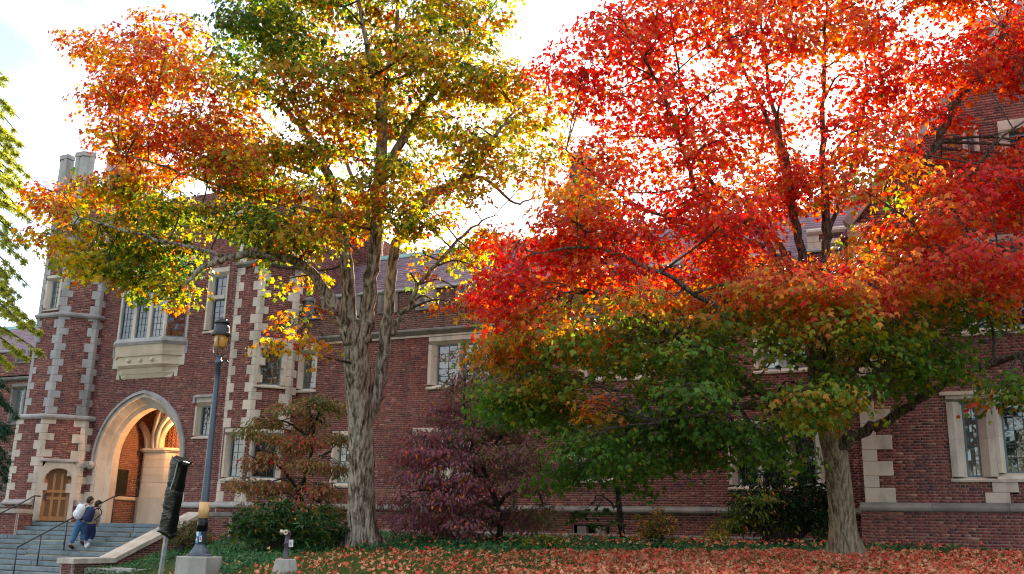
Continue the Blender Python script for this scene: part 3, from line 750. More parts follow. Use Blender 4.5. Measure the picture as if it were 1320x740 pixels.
def arch_cut(v):
    if v < 4.05: return [(ac - hws[2][0], ac + hws[2][0])] if v < 3.9 else [(ac - oh, ac + oh)]
    z_ = v - 4.05
    if z_ >= orr: return []
    return [(ac - (sqrt(RA * RA - z_ * z_) - cA), ac + (sqrt(RA * RA - z_ * z_) - cA))]
# jamb stones toothed into the brick, left and right
for sgn in (-1, 1):
    k = int(BAND / H) + 2; i = 0
    while k * H < 3.9:
        n_ = (5, 4)[i % 2]; z0, z1 = k * H, min((k + n_) * H, 3.94); w = (0.42, 0.16)[i % 2]
        a = ac + sgn * (hws[2][0] + 0.003); b_ = ac + sgn * (hws[2][0] + w)
        mb = MB(); pgt.box(mb, min(a, b_), max(a, b_), z0 + .003, z1 - .003, -0.2, 0.02); mb.build('quoin_stone', M['stone'], gate, bevel=0.008)
        cuts.append((min(a, b_), max(a, b_), z0, z1)); k += n_; i += 1
# carved stops of the hood mould
for sgn in (-1, 1):
    c = pgt.pt(ac + sgn * (oh - 0.06), 3.85, 0.12); mb = MB()
    mb.lathe(c, [(0.02, -0.17), (0.10, -0.15), (0.155, -0.05), (0.165, 0.03), (0.12, 0.12), (0.05, 0.15)], 10)
    for q in range(6): mb.lathe(c + pgt.U * 0.1 * cos(q) + pgt.N * 0.12 + ZA * 0.09 * sin(q * 1.7), [(0.01, -0.05), (0.045, -0.02), (0.045, 0.02), (0.01, 0.05)], 6)
    mb.build('carved_stop', M['stone_grey'], gate, smooth=True)
# --- base course each side of the arch
cuts.append((-1, 99, BAND - 0.1, BAND + 0.1))
# --- windows
cuts.append(stone_window(gate, pgt, U(251, 540), U(273, 540), Z(252, 566), Z(256, 513) , jw=0.16, head=0.3, sill=0.13, hood=True, cols=2, rows=5))
cuts.append(stone_window(gate, pgt, U(263, 425), U(289, 425), Z(266, 430), Z(280, 346), jw=0.17, head=0.3, sill=0.14, transom=10.0, cols=2, rows=5))
# --- bay window
bu0, bu1 = U(149, 447), U(240, 440); bz = 8.36; bt = 11.5
dep, ins = 0.55, 0.62
def trap(n0, e=0.0, i0=ins, d=dep, s_=1.0):
    c_ = (bu0 + bu1) / 2; hw = (bu1 - bu0) / 2 * s_
    return [pgt.pt(c_ - hw - e, 0, 0)[:2], pgt.pt(c_ - hw + i0 * s_ - e * .6, 0, d * s_ + e)[:2], pgt.pt(c_ + hw - i0 * s_ + e * .6, 0, d * s_ + e)[:2], pgt.pt(c_ + hw + e, 0, 0)[:2],
            pgt.pt(c_ + hw + e, 0, -0.1)[:2], pgt.pt(c_ - hw - e, 0, -0.1)[:2]]
for k, (za, zb, ea, eb, mt) in enumerate(((bz, bz + 0.16, 0.10, 0.02, 'stone_grey'), (bz - 0.1, bz - .003, 0.06, 0.10, 'stone_grey'), (bz - 0.34, bz - 0.104, -0.06, 0.03, 'stone_buff'), (bz - 0.5, bz - 0.344, -0.07, -0.01, 'stone_buff'),
        (bz - 0.82, bz - 0.504, -0.2, -0.13, 'stone_buff'), (bz - 0.92, bz - 0.824, -0.27, -0.15, 'stone_buff'), (bz - 1.12, bz - 0.924, -0.42, -0.3, 'stone_buff'), (bz - 1.28, bz - 1.124, -0.54, -0.44, 'stone_buff'))):
    mb = MB(); mb.prism(trap(0, ea), za, zb, trap(0, eb)); mb.build('corbel_stone' if mt == 'stone_buff' else 'bay_sill', M[mt], gate)
for k in range(5):
    tt = (k + 0.5) / 5; c_ = pgt.pt(bu0 + 0.35 + (bu1 - bu0 - 0.7) * tt, bz - 0.66, (dep - 0.13) if 0 < k < 4 else 0.22)
    mb = MB(); mb.lathe(c_, [(0.01, -0.075), (0.05, -0.06), (0.078, 0), (0.05, 0.06), (0.01, 0.075)], 8); mb.build('rosette', M['stone_buff'], gate, smooth=True)
for sgn in (0, 1):                                                   # stepped tails of the corbel in the wall
    for q, (w, za, zb) in enumerate(((0.10, bz - 0.42, bz - 0.02), (0.02, bz - 0.85, bz - 0.424), (-0.25, bz - 1.27, bz - 0.854))):
        a, b_ = (bu1 - 0.4, bu1 + w) if sgn else (bu0 - w, bu0 + 0.4)
        mb = MB(); pgt.box(mb, a, b_, za, zb, -0.1, 0.012); mb.build('corbel_tail', M['stone_grey' if q == 0 else 'stone'], gate); cuts.append((a, b_, za, zb))
cuts += [(bu0, bu1, bz - 0.42, bt + 0.3), (bu0, bu1, bz - 0.85, bz - 0.42), (bu0 + 0.25, bu1 - 0.25, bz - 1.29, bz - 0.85)]
tb = trap(0); bp = [Panel(tb[0], tb[1]), Panel(tb[1], tb[2]), Panel(tb[2], tb[3])]
for p_, nl in ((bp[0], 1), (bp[1], 3), (bp[2], 1)):
    mw = 0.15 if nl == 3 else 0.07
    e = np.linspace(0, p_.L, nl + 1)
    for i in range(nl + 1):
        hw = 0.075; mb = MB()
        p_.box(mb, max(e[i] - hw, 0.0), min(e[i] + hw, p_.L), bz + 0.163, bt, -0.16, 0.0 if 0 < i < nl else 0.002); mb.build('mullion', M['stone'], gate)
        if i < nl:
            a, b_ = e[i] + hw, e[i + 1] - hw
            mb = MB(); p_.box(mb, a + .002, b_ - .002, 10.32, 10.46, -0.15, -0.01); mb.build('transom', M['stone'], gate)
            casement(gate, p_, a, b_, bz + 0.165, 10.318, n=-0.09, cols=3, rows=7); casement(gate, p_, a, b_, 10.462, bt - .003, n=-0.09, cols=3, rows=4)
mb = MB(); mb.prism(trap(0, 0.03), bt + .003, bt + 0.3, trap(0, 0.06)); mb.build('bay_head', M['stone'], gate)
mb = MB(); mb.prism(trap(0, 0.05), bt + .303, bt + 0.7, trap(0, -0.3)); mb.build('bay_roof', M['stone_grey'], gate)
mb = MB(); mb.prism(trap(0, -0.2), bz + 0.17, bt); mb.build('dark_backing', M['inside'], gate)
brick_wall('wall', pgt, 1.5, 14.2, gate, cuts, cutfn=arch_cut)
band(gate, pgt, 0.3, ac - hws[2][0] - 0.01, base_prof(BAND), 'stone_grey', 1.2); band(gate, pgt, ac + hws[2][0] + 0.01, pgt.L, base_prof(BAND), 'stone_grey', 1.2)
gg = [(x_, x_ + 0.7) for x_ in (0.9, 2.6, 4.3, 6.0)]
pgb = pgt; 
band(gate, pgt, 0, pgt.L, string_prof(13.2), 'stone_grey', 1.4)
# --- porch: side walls, back wall, pier, ribs, plaque, ceiling
DB = 2.3
wl, wr = ac - hws[1][0] - 0.02, ac + hws[1][0] + 0.9
pl_ = Panel(pgt.pt(wl, 0, -0.7)[:2], pgt.pt(wl, 0, -DB)[:2]); pb_ = Panel(pgt.pt(wl, 0, -DB)[:2], pgt.pt(wr, 0, -DB)[:2]); pr_ = Panel(pgt.pt(wr, 0, -DB)[:2], pgt.pt(wr, 0, -0.7)[:2])
for p_ in (pl_, pb_, pr_): brick_wall('porch_wall', p_, 1.6, 6.7, gate, [(-1, 99, 2.62, 2.76)], mat='brick_in'); band(gate, p_, 0, p_.L, [(-0.05, 2.625), (0.06, 2.625), (0.06, 2.70), (0.0, 2.755), (-0.05, 2.755)], 'stone_buff', 1.4, 'porch_band')
mb = MB(); mb.prism([pgt.pt(wl - .3, 0, -0.3)[:2], pgt.pt(wr + .3, 0, -0.3)[:2], pgt.pt(wr + .3, 0, -DB - .3)[:2], pgt.pt(wl - .3, 0, -DB - .3)[:2]], 6.6, 6.8); mb.build('porch_ceiling', M['brick_in'], gate)
mb = MB(); mb.prism([pgt.pt(wl, 0, -0.02)[:2], pgt.pt(wr, 0, -0.02)[:2], pgt.pt(wr, 0, -DB)[:2], pgt.pt(wl, 0, -DB)[:2]], 1.5, 1.74); mb.build('porch_floor', M['blue_stone'], gate)
a_, b_ = pb_.px(178, 640, 0.3)[0], pb_.px(220, 640, 0.3)[0]
zc = pb_.px(198, 578, 0.4)[1]
mb = MB()
npc = 6; hpc = (zc - 0.16 - 2.743) / npc
for e, za, zb in [(0.0 if q % 2 else 0.004, 2.743 + hpc * q, 2.743 + hpc * (q + 1) - 0.012) for q in range(npc)] + [(-0.02, 2.74, zc - 0.16)] + list(((0.06, 1.741, 2.74), (0.05, zc - 0.157, zc - 0.1), (0.11, zc - 0.097, zc))):
    mb.prism([pb_.pt(a_ - e, 0, 0.01)[:2], pb_.pt(a_ - e, 0, 0.28 + e)[:2], pb_.pt(a_ + 0.3, 0, 0.5 + e)[:2], pb_.pt(b_ - 0.3, 0, 0.5 + e)[:2], pb_.pt(b_ + e, 0, 0.28 + e)[:2], pb_.pt(b_ + e, 0, 0.01)[:2]][::-1], za, zb)
mb.build('porch_pier', M['stone_buff'], gate)
def at_depth(x_, y_, n_): u_, v_ = pgt.px(x_, y_, n_); return pgt.pt(u_, v_, n_)
for rb in (((191, 579, -DB + .4), (190, 563, -DB + .42), (184, 549, -DB + .44), (171, 537, -DB + .42), (152, 528, -DB + .4)), ((199, 579, -DB + .45), (200, 558, -DB + .6), (205, 540, -DB + .9), (212, 520, -1.0)), ((207, 579, -DB + .4), (209, 563, -DB + .5), (215, 551, -DB + .7), (225, 541, -DB + .9), (238, 536, -1.2)), ((203, 579, -DB + .42), (205, 561, -DB + .6), (211, 546, -DB + .8), (222, 531, -1.1))):
    pts = spline([at_depth(*q) for q in rb], 5)
    mb = MB(); mb.tube(pts, [0.13] * len(pts), 8); mb.tube([q + np.array([0.05, -0.09, -0.05]) for q in pts], [0.07] * len(pts), 6); mb.build('vault_rib', M['stone_buff'], gate, smooth=True)
qa, qb = pl_.px(143, 604), pl_.px(161, 638)
mb = MB(); pl_.box(mb, qa[0], qb[0], qb[1], qa[1], 0.0, 0.06)
pq = mb.build('plaque', M['bronze'], gate)
mb = MB()
for i in range(9): v = qa[1] - 0.12 - i * (qa[1] - qb[1] - 0.24) / 8; pl_.box(mb, qa[0] + 0.08, qb[0] - 0.08 - 0.05 * (i % 3), v - 0.018, v + 0.018, 0.058, 0.068)
mb.build('raised_lines', M['bronze'], pq)
body(gate, [pgt.pt(-1, 0, -DB - 0.4)[:2], pgt.pt(pgt.L, 0, -DB - 0.4)[:2], pgt.pt(pgt.L, 0, -9)[:2], pgt.pt(-1, 0, -9)[:2]], 1.2, 13.0)
body(gate, [pgt.pt(0, 0, -0.43)[:2], pgt.pt(pgt.L, 0, -0.43)[:2], pgt.pt(pgt.L, 0, -9)[:2], pgt.pt(0, 0, -9)[:2]], 6.85, 14.0)

# --- octagonal turrets
def turret_faces(x0, y0, s, n=4):
    """corner points walking right from the left end of the front face"""
    pts = [np.array([x0, y0])]; dirs = [(1, 0), (cos(pi / 4), sin(pi / 4)), (0, 1), (-cos(pi / 4), sin(pi / 4)), (-1, 0), (-cos(pi / 4), -sin(pi / 4)), (0, -1)]
    for d in dirs: pts.append(pts[-1] + np.array(d) * s)
    return pts
def octa(pts, e=0.0):
    c = np.mean(pts, axis=0); return [tuple(q + (q - c) / np.linalg.norm(q - c) * e) for q in pts]
def ring(parent, pts, prof, name, mat):
    c = np.mean(pts, axis=0)
    for i in range(8):
        p_ = Panel(pts[i], pts[(i + 1) % 8]); mb = MB()
        V = []; 
        for q, s_ in ((pts[i], 0), (pts[(i + 1) % 8], 1)):
            rd = (q - c) / np.linalg.norm(q - c) / cos(pi / 8)
            for n, v in prof: V.append((q[0] + rd[0] * n, q[1] + rd[1] * n, v))
        m_ = len(prof)
        mb.add(V, [tuple(range(m_)), tuple(range(2 * m_ - 1, m_ - 1, -1))] + [(k, m_ + k, m_ + (k + 1) % m_, (k + 1) % m_) for k in range(m_)])
        mb.build(name, M[mat], parent)
def turret(x0, y0, s, zlo, zhi, mat, windows=(), visible=(0, 1, 2, 7), ql=0.32, qs=0.15):
    pts = turret_faces(x0, y0, s); P_ = [Panel(pts[i], pts[(i + 1) % 8]) for i in range(8)]
    cu = {i: [] for i in range(8)}
    for fi, args in windows: cu[fi].append(stone_window(gate, P_[fi], **args))
    for j in visible:
        if j == visible[-1]: continue
        ca_, cb_ = quoin_stack(gate, P_[(j - 1) % 8], P_[j], zlo, zhi, mat, ql, qs, first=j % 2)
        cu[(j - 1) % 8] += ca_; cu[j] += cb_
    for j in (0, 1, 2, 7): brick_wall('turret_wall', P_[j], zlo, zhi, gate, cu[j])
    mb = MB(); mb.prism([pts[i] for i in (3, 4, 5, 6, 7)], zlo, zhi); mb.build('turret_back', M['brick'], gate)
    mb = MB(); mb.prism(octa(pts, -0.45), zlo, zhi - 0.01); mb.build('turret_core', M['inside'], gate)
    return pts, P_
SL = 1.29
plo = turret_faces(-32.86, 26.12, 1.45); P_l = [Panel(plo[i], plo[(i + 1) % 8]) for i in range(8)]
# lower stage with the oak door on its diagonal face
pd = P_l[1]
d0, d1 = pd.px(52, 660)[0], pd.px(86, 660)[0]; dzt = pd.px(70, 604)[1]
s0, s1 = pd.px(43, 660)[0], pd.px(93, 660)[0]
s0, s1 = max(s0, 0.05), min(s1, 1.42); d0, d1 = max(d0, s0 + 0.16), min(d1, s1 - 0.16)
cu = {i: [(-1, 99, BAND - 0.1, BAND + 0.1)] for i in range(8)}
cu[1].append((s0, s1, 1.5, dzt + 0.25))
ca_, cb_ = quoin_stack(gate, P_l[0], P_l[1], dzt + 0.25 if False else BAND + 0.1, 5.5, 'stone', 0.4, 0.16); cu[0] += ca_; cu[1] += cb_
ca_, cb_ = quoin_stack(gate, P_l[1], P_l[2], BAND + 0.1, 5.5, 'stone', 0.4, 0.16, first=1); cu[1] += ca_; cu[2] += cb_
ca_, cb_ = quoin_stack(gate, P_l[7], P_l[0], BAND + 0.1, 5.5, 'stone', 0.4, 0.16); cu[7] += ca_; cu[0] += cb_
for j in (0, 1, 2, 7): brick_wall('turret_wall', P_l[j], 1.3, 5.5, gate, cu[j])
mb = MB(); mb.prism([plo[i] for i in (3, 4, 5, 6, 7)], 1.3, 5.5); mb.build('turret_back', M['brick'], gate)
for j in (0, 2, 7): band(gate, P_l[j], 0, P_l[j].L, base_prof(BAND), 'stone_grey', 1.6)
mb = MB(); mb.prism(octa(plo, -0.45), 1.2, 5.49); mb.build('turret_core', M['inside'], gate)
# door surround
hwd, uc = (d1 - d0) / 2, (d0 + d1) / 2; spd = dzt - 0.42
A = arch_pts(hwd, 0.42, spd, 9, 1.75); Bq = [(-(uc - s0), 1.75)] + [(max(-(uc - s0), min(s1 - uc, x_ * 1.5)), dzt + 0.25) if z_ > spd + 0.3 else ((-(uc - s0)) if x_ < 0 else (s1 - uc), z_) for x_, z_ in A[1:-1]] + [(s1 - uc, 1.75)]
V = []; Fq = []
for (xa, za), (xb, zb) in zip(A, Bq):
    for x_, z_, n_ in ((xa, za, -0.3), (xa, za, -0.12), (xa * 1.06, za + 0.02, 0.035), (xb, zb, 0.035), (xb, zb, -0.3)): V.append(pd.pt(uc + x_, z_, n_))
m_ = len(A)
for i in range(m_ - 1):
    for k in range(5): Fq.append((i * 5 + k, i * 5 + (k + 1) % 5, (i + 1) * 5 + (k + 1) % 5, (i + 1) * 5 + k))
mb = MB(); mb.add(V, Fq); mb.build('door_surround', M['stone'], gate)
mb = MB(); mb.extr([pd.pt(s0, dzt + 0.253, 0.0), pd.pt(s0, dzt + 0.253, 0.09), pd.pt(s0, dzt + 0.31, 0.09), pd.pt(s0, dzt + 0.37, 0.0)], np.zeros(3), pd.U * (s1 - s0)); mb.build('hood_mould', M['stone_grey'], gate)
# door leaf
Dp = arch_pts(hwd - 0.006, 0.415, spd, 9, 1.76)
mb = MB(); mb.extr([pd.pt(uc + x_, z_, -0.24) for x_, z_ in Dp], np.zeros(3), pd.N * 0.05); door = mb.build('door', M['oak_shade'], gate)
def fr(u0_, u1_, v0_, v1_, nm='door_rail', n=0.035): mb = MB(); pd.box(mb, u0_, u1_, v0_, v1_, -0.192, -0.19 + n); mb.build(nm, M['oak'], door)
W_ = hwd * 2 - 0.012; l_ = uc - hwd + 0.006
for f_ in (0.0, 0.305, 0.605, 0.9): fr(l_ + W_ * f_, l_ + W_ * (f_ + 0.1), 1.765, spd + (0.02 if f_ in (0.0, 0.9) else 0.25), 'door_stile')
hgt = spd - 1.76
for f_, hh_ in ((0.0, 0.16), (0.52, 0.1), (0.68, 0.12)): fr(l_ + 0.002, l_ + W_ - 0.002, 1.765 + hgt * f_, 1.765 + hgt * f_ + hh_, 'door_rail', 0.037)
mb = MB(); pd.box(mb, l_ - 0.0 + 0.03, l_ + W_ - 0.03, 1.765 + hgt * 0.69, 1.765 + hgt * 0.69 + 0.06, -0.19, -0.11); mb.build('door_ledge', M['oak'], door)
mb = MB(); pd.box(mb, l_ + 0.03, l_ + 0.09, 2.5, 2.72, -0.192, -0.14); mb.tube([pd.pt(l_ + 0.06, 2.62, -0.14), pd.pt(l_ + 0.06, 2.62, -0.08), pd.pt(l_ + 0.16, 2.6, -0.08)], [0.013] * 3, 6); mb.build('door_handle', M['iron'], door)
ring(gate, plo, string_prof(5.58, 0.13), 'string_stone', 'stone_grey')
# middle and upper stages
xm = -32.86 + 0.08
pw_ = dict(u0=0.22, u1=1.07, v0=9.75, v1=11.2, jw=0.17, head=0.2, sill=0.12, cols=2, rows=5, mat='stone')
ptm, Pm_ = turret(xm, 26.3, SL, 5.69, 9.5, 'stone_grey')
ring(gate, ptm, string_prof(9.57, 0.12), 'string_stone', 'stone_grey')
ptu, Pu_ = turret(xm, 26.3, SL, 9.68, 14.9, 'stone_grey', windows=[(0, pw_)])
ring(gate, ptu, string_prof(14.3, 0.14), 'string_stone', 'stone_grey')
for j in range(8):                                             # merlons wrap each corner, gaps in the middle of each face
    C_ = ptu[j]; pa, pb2 = Pu_[(j - 1) % 8], Pu_[j]
    for z0, z1, e, l2, mt, nm in ((14.9, 16.15, 0.02, 0.42, 'stone_grey', 'merlon'), (16.153, 16.35, 0.07, 0.45, 'stone_grey', 'merlon_coping')):
        o_ = stone_quoin(gate, C_, pa.U, pb2.U, l2, l2, z0, z1, mt, e, 0.3); o_.name = nm
    for p_, a in ((pa, pa.L - 0.40), (pb2, 0.22)):
        mb = MB(); p_.box(mb, a, a + 0.18, 14.95, 16.15, -0.28, 0.055); mb.build('merlon_stone', M['stone_grey'], gate)
# right turret
rp0 = [np.array(q) for q in ((-23.5, 26.9), (-22.37, 26.9))]
s_ = 1.28; rp0.append(rp0[-1] + np.array([cos(pi / 4), sin(pi / 4)]) * s_); rp0.append(np.array([rp0[-1][0], YM + 1.6]))
Pr = [Panel(rp0[i], rp0[i + 1]) for i in range(3)]; pls = Panel((-23.5, YG), (-23.5, 26.9))
ZT = 14.0
cu = {0: [], 1: [], 2: [], 3: []}
for i in range(3): cu[i].append((-1, 99, BAND - 0.1, BAND + 0.1))
u_, v_ = Pr[1].px(330, 497); wtop = Pr[1].px(340, 436)[1]
cu[1].append(stone_window(gate, Pr[1], 0.06, 1.12, 6.42, 8.22, jw=0.19, head=0.22, sill=0.14, cols=3, rows=5))
cu[1].append(stone_window(gate, Pr[1], 0.08, 1.2, 3.2, 5.0, jw=0.17, head=0.22, sill=0.14, cols=3, rows=5))
cu[0].append(stone_window(gate, Pr[0], 0.14, 1.05, 3.2, 5.0, jw=0.17, head=0.22, sill=0.14, cols=2, rows=5))
def skip_quoins(pa, pb2, za, zb, first=0):
    return quoin_stack(gate, pa, pb2, za, zb, 'stone', 0.34, 0.15, first=first)
for za, zb in ((BAND + 0.1, 3.2), (5.0, 10.85), (11.05, ZT)):
    a, b_ = skip_quoins(Pr[0], Pr[1], za, zb); cu[0] += a; cu[1] += [q for q in b_]
    a, b_ = skip_quoins(Pr[1], Pr[2], za, zb, 1); cu[1] += a; cu[2] += b_
    cu[0] += flat_quoins(gate, Pr[0], 0.0, za, zb, 1, 'stone', 0.34, 0.16)
for i in range(3): brick_wall('turret_wall', Pr[i], 1.4, ZT, gate, cu[i])
brick_wall('turret_wall', pls, 1.4, ZT, gate, [])
for i in range(3):
    band(gate, Pr[i], 0, Pr[i].L, base_prof(BAND), 'stone_grey', 1.6)
    band(gate, Pr[i], -0.03, Pr[i].L + 0.03, [(-0.1, 10.82), (0.05, 10.82), (0.15, 10.9), (0.15, 10.97), (0.0, 11.04), (-0.1, 11.04)], 'stone_dark', 1.6, 'string_stone')
mb = MB(); mb.prism([rp0[0] + [0.1, 0.35], rp0[1] + [-0.1, 0.35], rp0[2] + [-0.45, 0.2], rp0[3] + [-0.45, 0.0], (-23.0, YM + 1.6)], 1.2, ZT); mb.build('turret_core', M['inside'], gate)
for q in (pls.pt(0.3, 10.9, 0.1), Pr[0].pt(Pr[0].L, 10.92, 0.18), Pr[1].pt(Pr[1].L, 10.92, 0.18)):       # grotesques on the string course
    mb = MB(); mb.lathe(q, [(0.02, -0.18), (0.11, -0.12), (0.16, 0.0), (0.12, 0.13), (0.03, 0.18)], 8); mb.lathe(q + np.array([0.1, -0.16, 0.05]), [(0.01, -0.1), (0.08, -0.04), (0.08, 0.05), (0.01, 0.1)], 7)
    mb.build('grotesque', M['stone_dark'], gate, smooth=True)
brick_wall('side_wall', Panel((-22.3, YM + 1.5), (-22.3, 36.6)), 8.0, 14.0, gate)
# hanging lantern that lights the porch
lan = thing('porch_lantern', pgt.pt(ac + 1.0, 5.9, -1.2), 'small iron lantern hanging under the vault of the arched porch', 'lantern')
mb = MB(); c = pgt.pt(ac + 1.0, 5.2, -1.2); mb.tube([c + [0, 0, 1.0], c + [0, 0, 1.45]], [0.012, 0.012], 6); mb.tube([c + [0, 0, 0.3], c + [0, 0, 1.0]], [0.012, 0.012], 6); mb.lathe(c, [(0.03, 0.32), (0.16, 0.24), (0.16, 0.22), (0.03, 0.23)], 8); mb.lathe(c, [(0.1, -0.02), (0.12, 0.0), (0.1, 0.02)], 8)
for k in range(4): mb.tube([c + [0.11 * cos(k * pi / 2), 0.11 * sin(k * pi / 2), 0], c + [0.13 * cos(k * pi / 2), 0.13 * sin(k * pi / 2), 0.23]], [0.01, 0.01], 4)
mb.build('lantern_cage', M['iron'], lan)
pl2 = bpy.data.lights.new('porch_lamp_light', 'POINT'); pl2.energy = 80; pl2.color = (1.0, 0.50, 0.18); pl2.shadow_soft_size = 0.12
plo_ = bpy.data.objects.new('porch_lamp_light', pl2); plo_.location = Vector(c + np.array([0, 0, 0.1])); COL.objects.link(plo_)

# ================================================================== far wing left of the gatehouse
YF = 31.0
far = thing('far_brick_wing', (-42, YF, 1.5), 'shaded brick wing with leaded window seen left of the gatehouse turret', 'building')
pf = Panel((-48.0, YF), (-33.0, YF)); U = lambda x, y: pf.px(x, y)[0]
cuts = [(-1, 99, 8.0, 8.3), (-1, 99, BAND - 0.1, BAND + 0.1)]
for q in (U(11, 530), U(11, 530) - 5.5): cuts.append(stone_window(far, pf, q, q + 1.7, 6.0, 7.9, lights=2, jw=0.24, mull=0.2, cols=3, rows=6, mat='stone_dark'))
for q in (U(6, 620), U(6, 620) - 5.5): cuts.append(stone_window(far, pf, q, q + 1.3, 2.9, 4.8, lights=2, jw=0.2, cols=2, rows=6, mat='stone_dark'))
cr = [(x_, x_ + 0.7) for x_ in np.arange(1.0, pf.L - 1, 2.1)]
e0 = U(3, 465) ; cr = [(x_ + (e0 % 2.1), x_ + (e0 % 2.1) + 0.7) for x_, _ in cr]
for a, b_ in cr: cuts.append((a - 0.13, b_ + 0.13, 8.85, 12))
brick_wall('wall', pf, 1.3, 9.4, far, cuts)
band(far, pf, 0, pf.L, base_prof(BAND), 'stone_dark', 2.5); band(far, pf, 0, pf.L, string_prof(8.12, 0.16), 'stone_dark', 2.5, 'cornice_stone')
battlement(far, pf, cr, 8.95, 9.4, 0, pf.L)
body(far, [(-48, YF + .43), (-33, YF + .43), (-33, 42), (-48, 42)], 1.2, 8.6)
P0 = np.array([-48.0, YF + 0.6, 8.6]); slate_roof(far, P0, np.array([1.0, 0, 0]), RS, 15.0, 4.6); top_ = P0 + RS * 4.6
mb = MB(); mb.extr([P0 - [0, 0, .06], top_ - [0, 0, .06], top_ + [0, 4, -3.4]], np.zeros(3), np.array([15.0, 0, 0])); mb.build('roof_deck', M['slate'], far)
mb = MB(); mb.extr([top_ + [0, -0.2, -0.14], top_ + [0, -0.05, 0.08], top_ + [0, 0.05, 0.08], top_ + [0, 0.2, -0.14]], np.zeros(3), np.array([15.0, 0, 0])); mb.build('ridge_cap', M['copper'], far)

# ================================================================== ground
def sstep(a, b_, x): t_ = np.clip((np.asarray(x, float) - a) / (b_ - a), 0, 1); return t_ * t_ * (3 - 2 * t_)
def gz(x, y):
    x = np.asarray(x, float); y = np.asarray(y, float)
    hi_ = np.where(y > 24.7, 1.46, np.maximum(1.46 - 0.06 * (24.7 - y), 0.0))
    lo_ = np.interp(y, [0, 20.6, 21.3, 22.4, 25.8, 27.2, 30], [-0.25, -0.2, 0.26, 0.42, 1.05, 1.28, 1.4])
    z = lo_ + (hi_ - lo_) * np.minimum(sstep(-23.2, -18.0, x), sstep(-3.0, 2.6, x + 0.93 * y))
    z = np.where(x < -23.35, np.minimum(z, -0.15 - 0.9 * sstep(21.3, 21.9, y) * (y < 31) * (x > -36)), z)
    z += 0.03 * np.sin(x * 0.9 + 0.5 * y) * np.sin(y * 0.7) * (x > -23)
    return z
gx = np.concatenate([[-900, -300, -120, -70, -50, -40], np.arange(-36, -24, 1.0), np.arange(-23.6, 6.1, 0.4), [8, 11, 16, 25, 50, 120, 300, 900]])
gy = np.concatenate([[-200, -60, -20, -8, 0], np.arange(2, 31, 0.4), [34, 40, 60, 120, 300, 900]])
X_, Y_ = np.meshgrid(gx, gy, indexing='ij'); Vg = np.stack([X_, Y_, gz(X_, Y_)], -1).reshape(-1, 3)
i_, j_ = np.meshgrid(np.arange(len(gx) - 1), np.arange(len(gy) - 1), indexing='ij'); k_ = (i_ * len(gy) + j_).ravel()
lawn = obj('lawn', Vg, np.stack([k_, k_ + len(gy), k_ + len(gy) + 1, k_ + 1], 1), M['soil'], smooth=True); lawn['kind'] = 'structure'
mb = MB(); mb.box((-29, 18.6, -0.2), (11, 7.2, 0.2)); pth = mb.build('path', M['path']); pth['kind'] = 'structure'
def hit(px, py, far_=40):
    d = ray(px, py)
    for y in np.arange(4, far_, 0.02):
        P = EYE + d * (y / d[1])
        if P[2] <= gz(P[0], P[1]): return P
    return P

# ================================================================== steps, side walls, handrails
st = thing('stone_steps', (-27.5, 23.5, 0), 'wide flight of blue grey stone steps leading up to the arch and oak door', 'steps')
RI, TR, Y0, Z0 = 0.155, 0.32, 25.6, 1.72
mb = MB(); mb.prism([(-31.2, Y0 + 0.04), (-24.06, Y0 + 0.04), (-24.06, YG + .3), (-31.2, YG + .3)], 1.2, Z0 - 0.02); mb.build('landing', M['blue_stone'], st)
mb = MB()
for i in range(13): mb.box((-27.62, Y0 - TR * i + 0.5, Z0 - RI * i - 0.09), (7.12, 0.9, 0.14 - 0.02))
mb.build('step_bed', M['mortar'], st)
for i in range(13):
    z = Z0 - RI * i; y = Y0 - TR * i; x = -31.2 + rng.uniform(-0.0, 0.9)
    e = [-31.2]
    while x < -24.06 - 0.6: e.append(x); x += rng.uniform(1.2, 2.3)
    e.append(-24.06)
    for a, b_ in zip(e[:-1], e[1:]):
        if b_ - a < 0.15: continue
        jz = rng.normal(0, 0.004); g = 0.012
        mb = MB(); mb.box(((a + b_) / 2, y + 0.2 + rng.normal(0, 0.004), z - 0.066 + jz), (b_ - a - 2 * g, 0.42, 0.128)); mb.build('step_stone', M['blue_stone'], st, bevel=0.008)
chk = thing('stair_side_wall', (-23.75, 24, 0.2), 'brick side wall with sloping pale coping to the right of the steps', 'wall')
pc = Panel((-24.0, 27.45), (-24.0, 21.2)); pc2 = Panel((-23.5, 21.2), (-23.5, 27.45))
def ctop(y): return np.interp(y, [21.2, 22.65, 26.25, 27.5], [0.68, 0.69, 2.14, 2.14]) - 0.16
def chk_int(p, sgn):
    def f(v):
        ys = np.linspace(21.2, 27.45, 200); ok = ys[ctop(ys) > v]
        if len(ok) == 0: return (0, 0)
        return (0.0, 27.45 - ok.min()) if sgn < 0 else (ok.min() - 21.2, p.L)
    return f
brick_wall('side', pc, -0.27, 2.0, chk, top=chk_int(pc, -1)); brick_wall('side', pc2, -0.27, 2.0, chk, top=chk_int(pc2, 1))
brick_wall('end', Panel((-24.0, 21.2), (-23.5, 21.2)), -0.27, 0.53, chk)
mb = MB(); mb.extr([np.array([-23.98, y, z]) for y, z in ((21.25, -0.3), (27.4, -0.3), (27.4, 1.96), (26.25, 1.96), (22.65, 0.51), (21.25, 0.5))], np.zeros(3), np.array([0.46, 0, 0])); mb.build('wall_core', M['mortar'], chk)
cp = [(21.12, 0.68), (22.65, 0.69), (23.9, 1.193), (25.1, 1.677), (26.25, 2.14), (27.3, 2.14)]
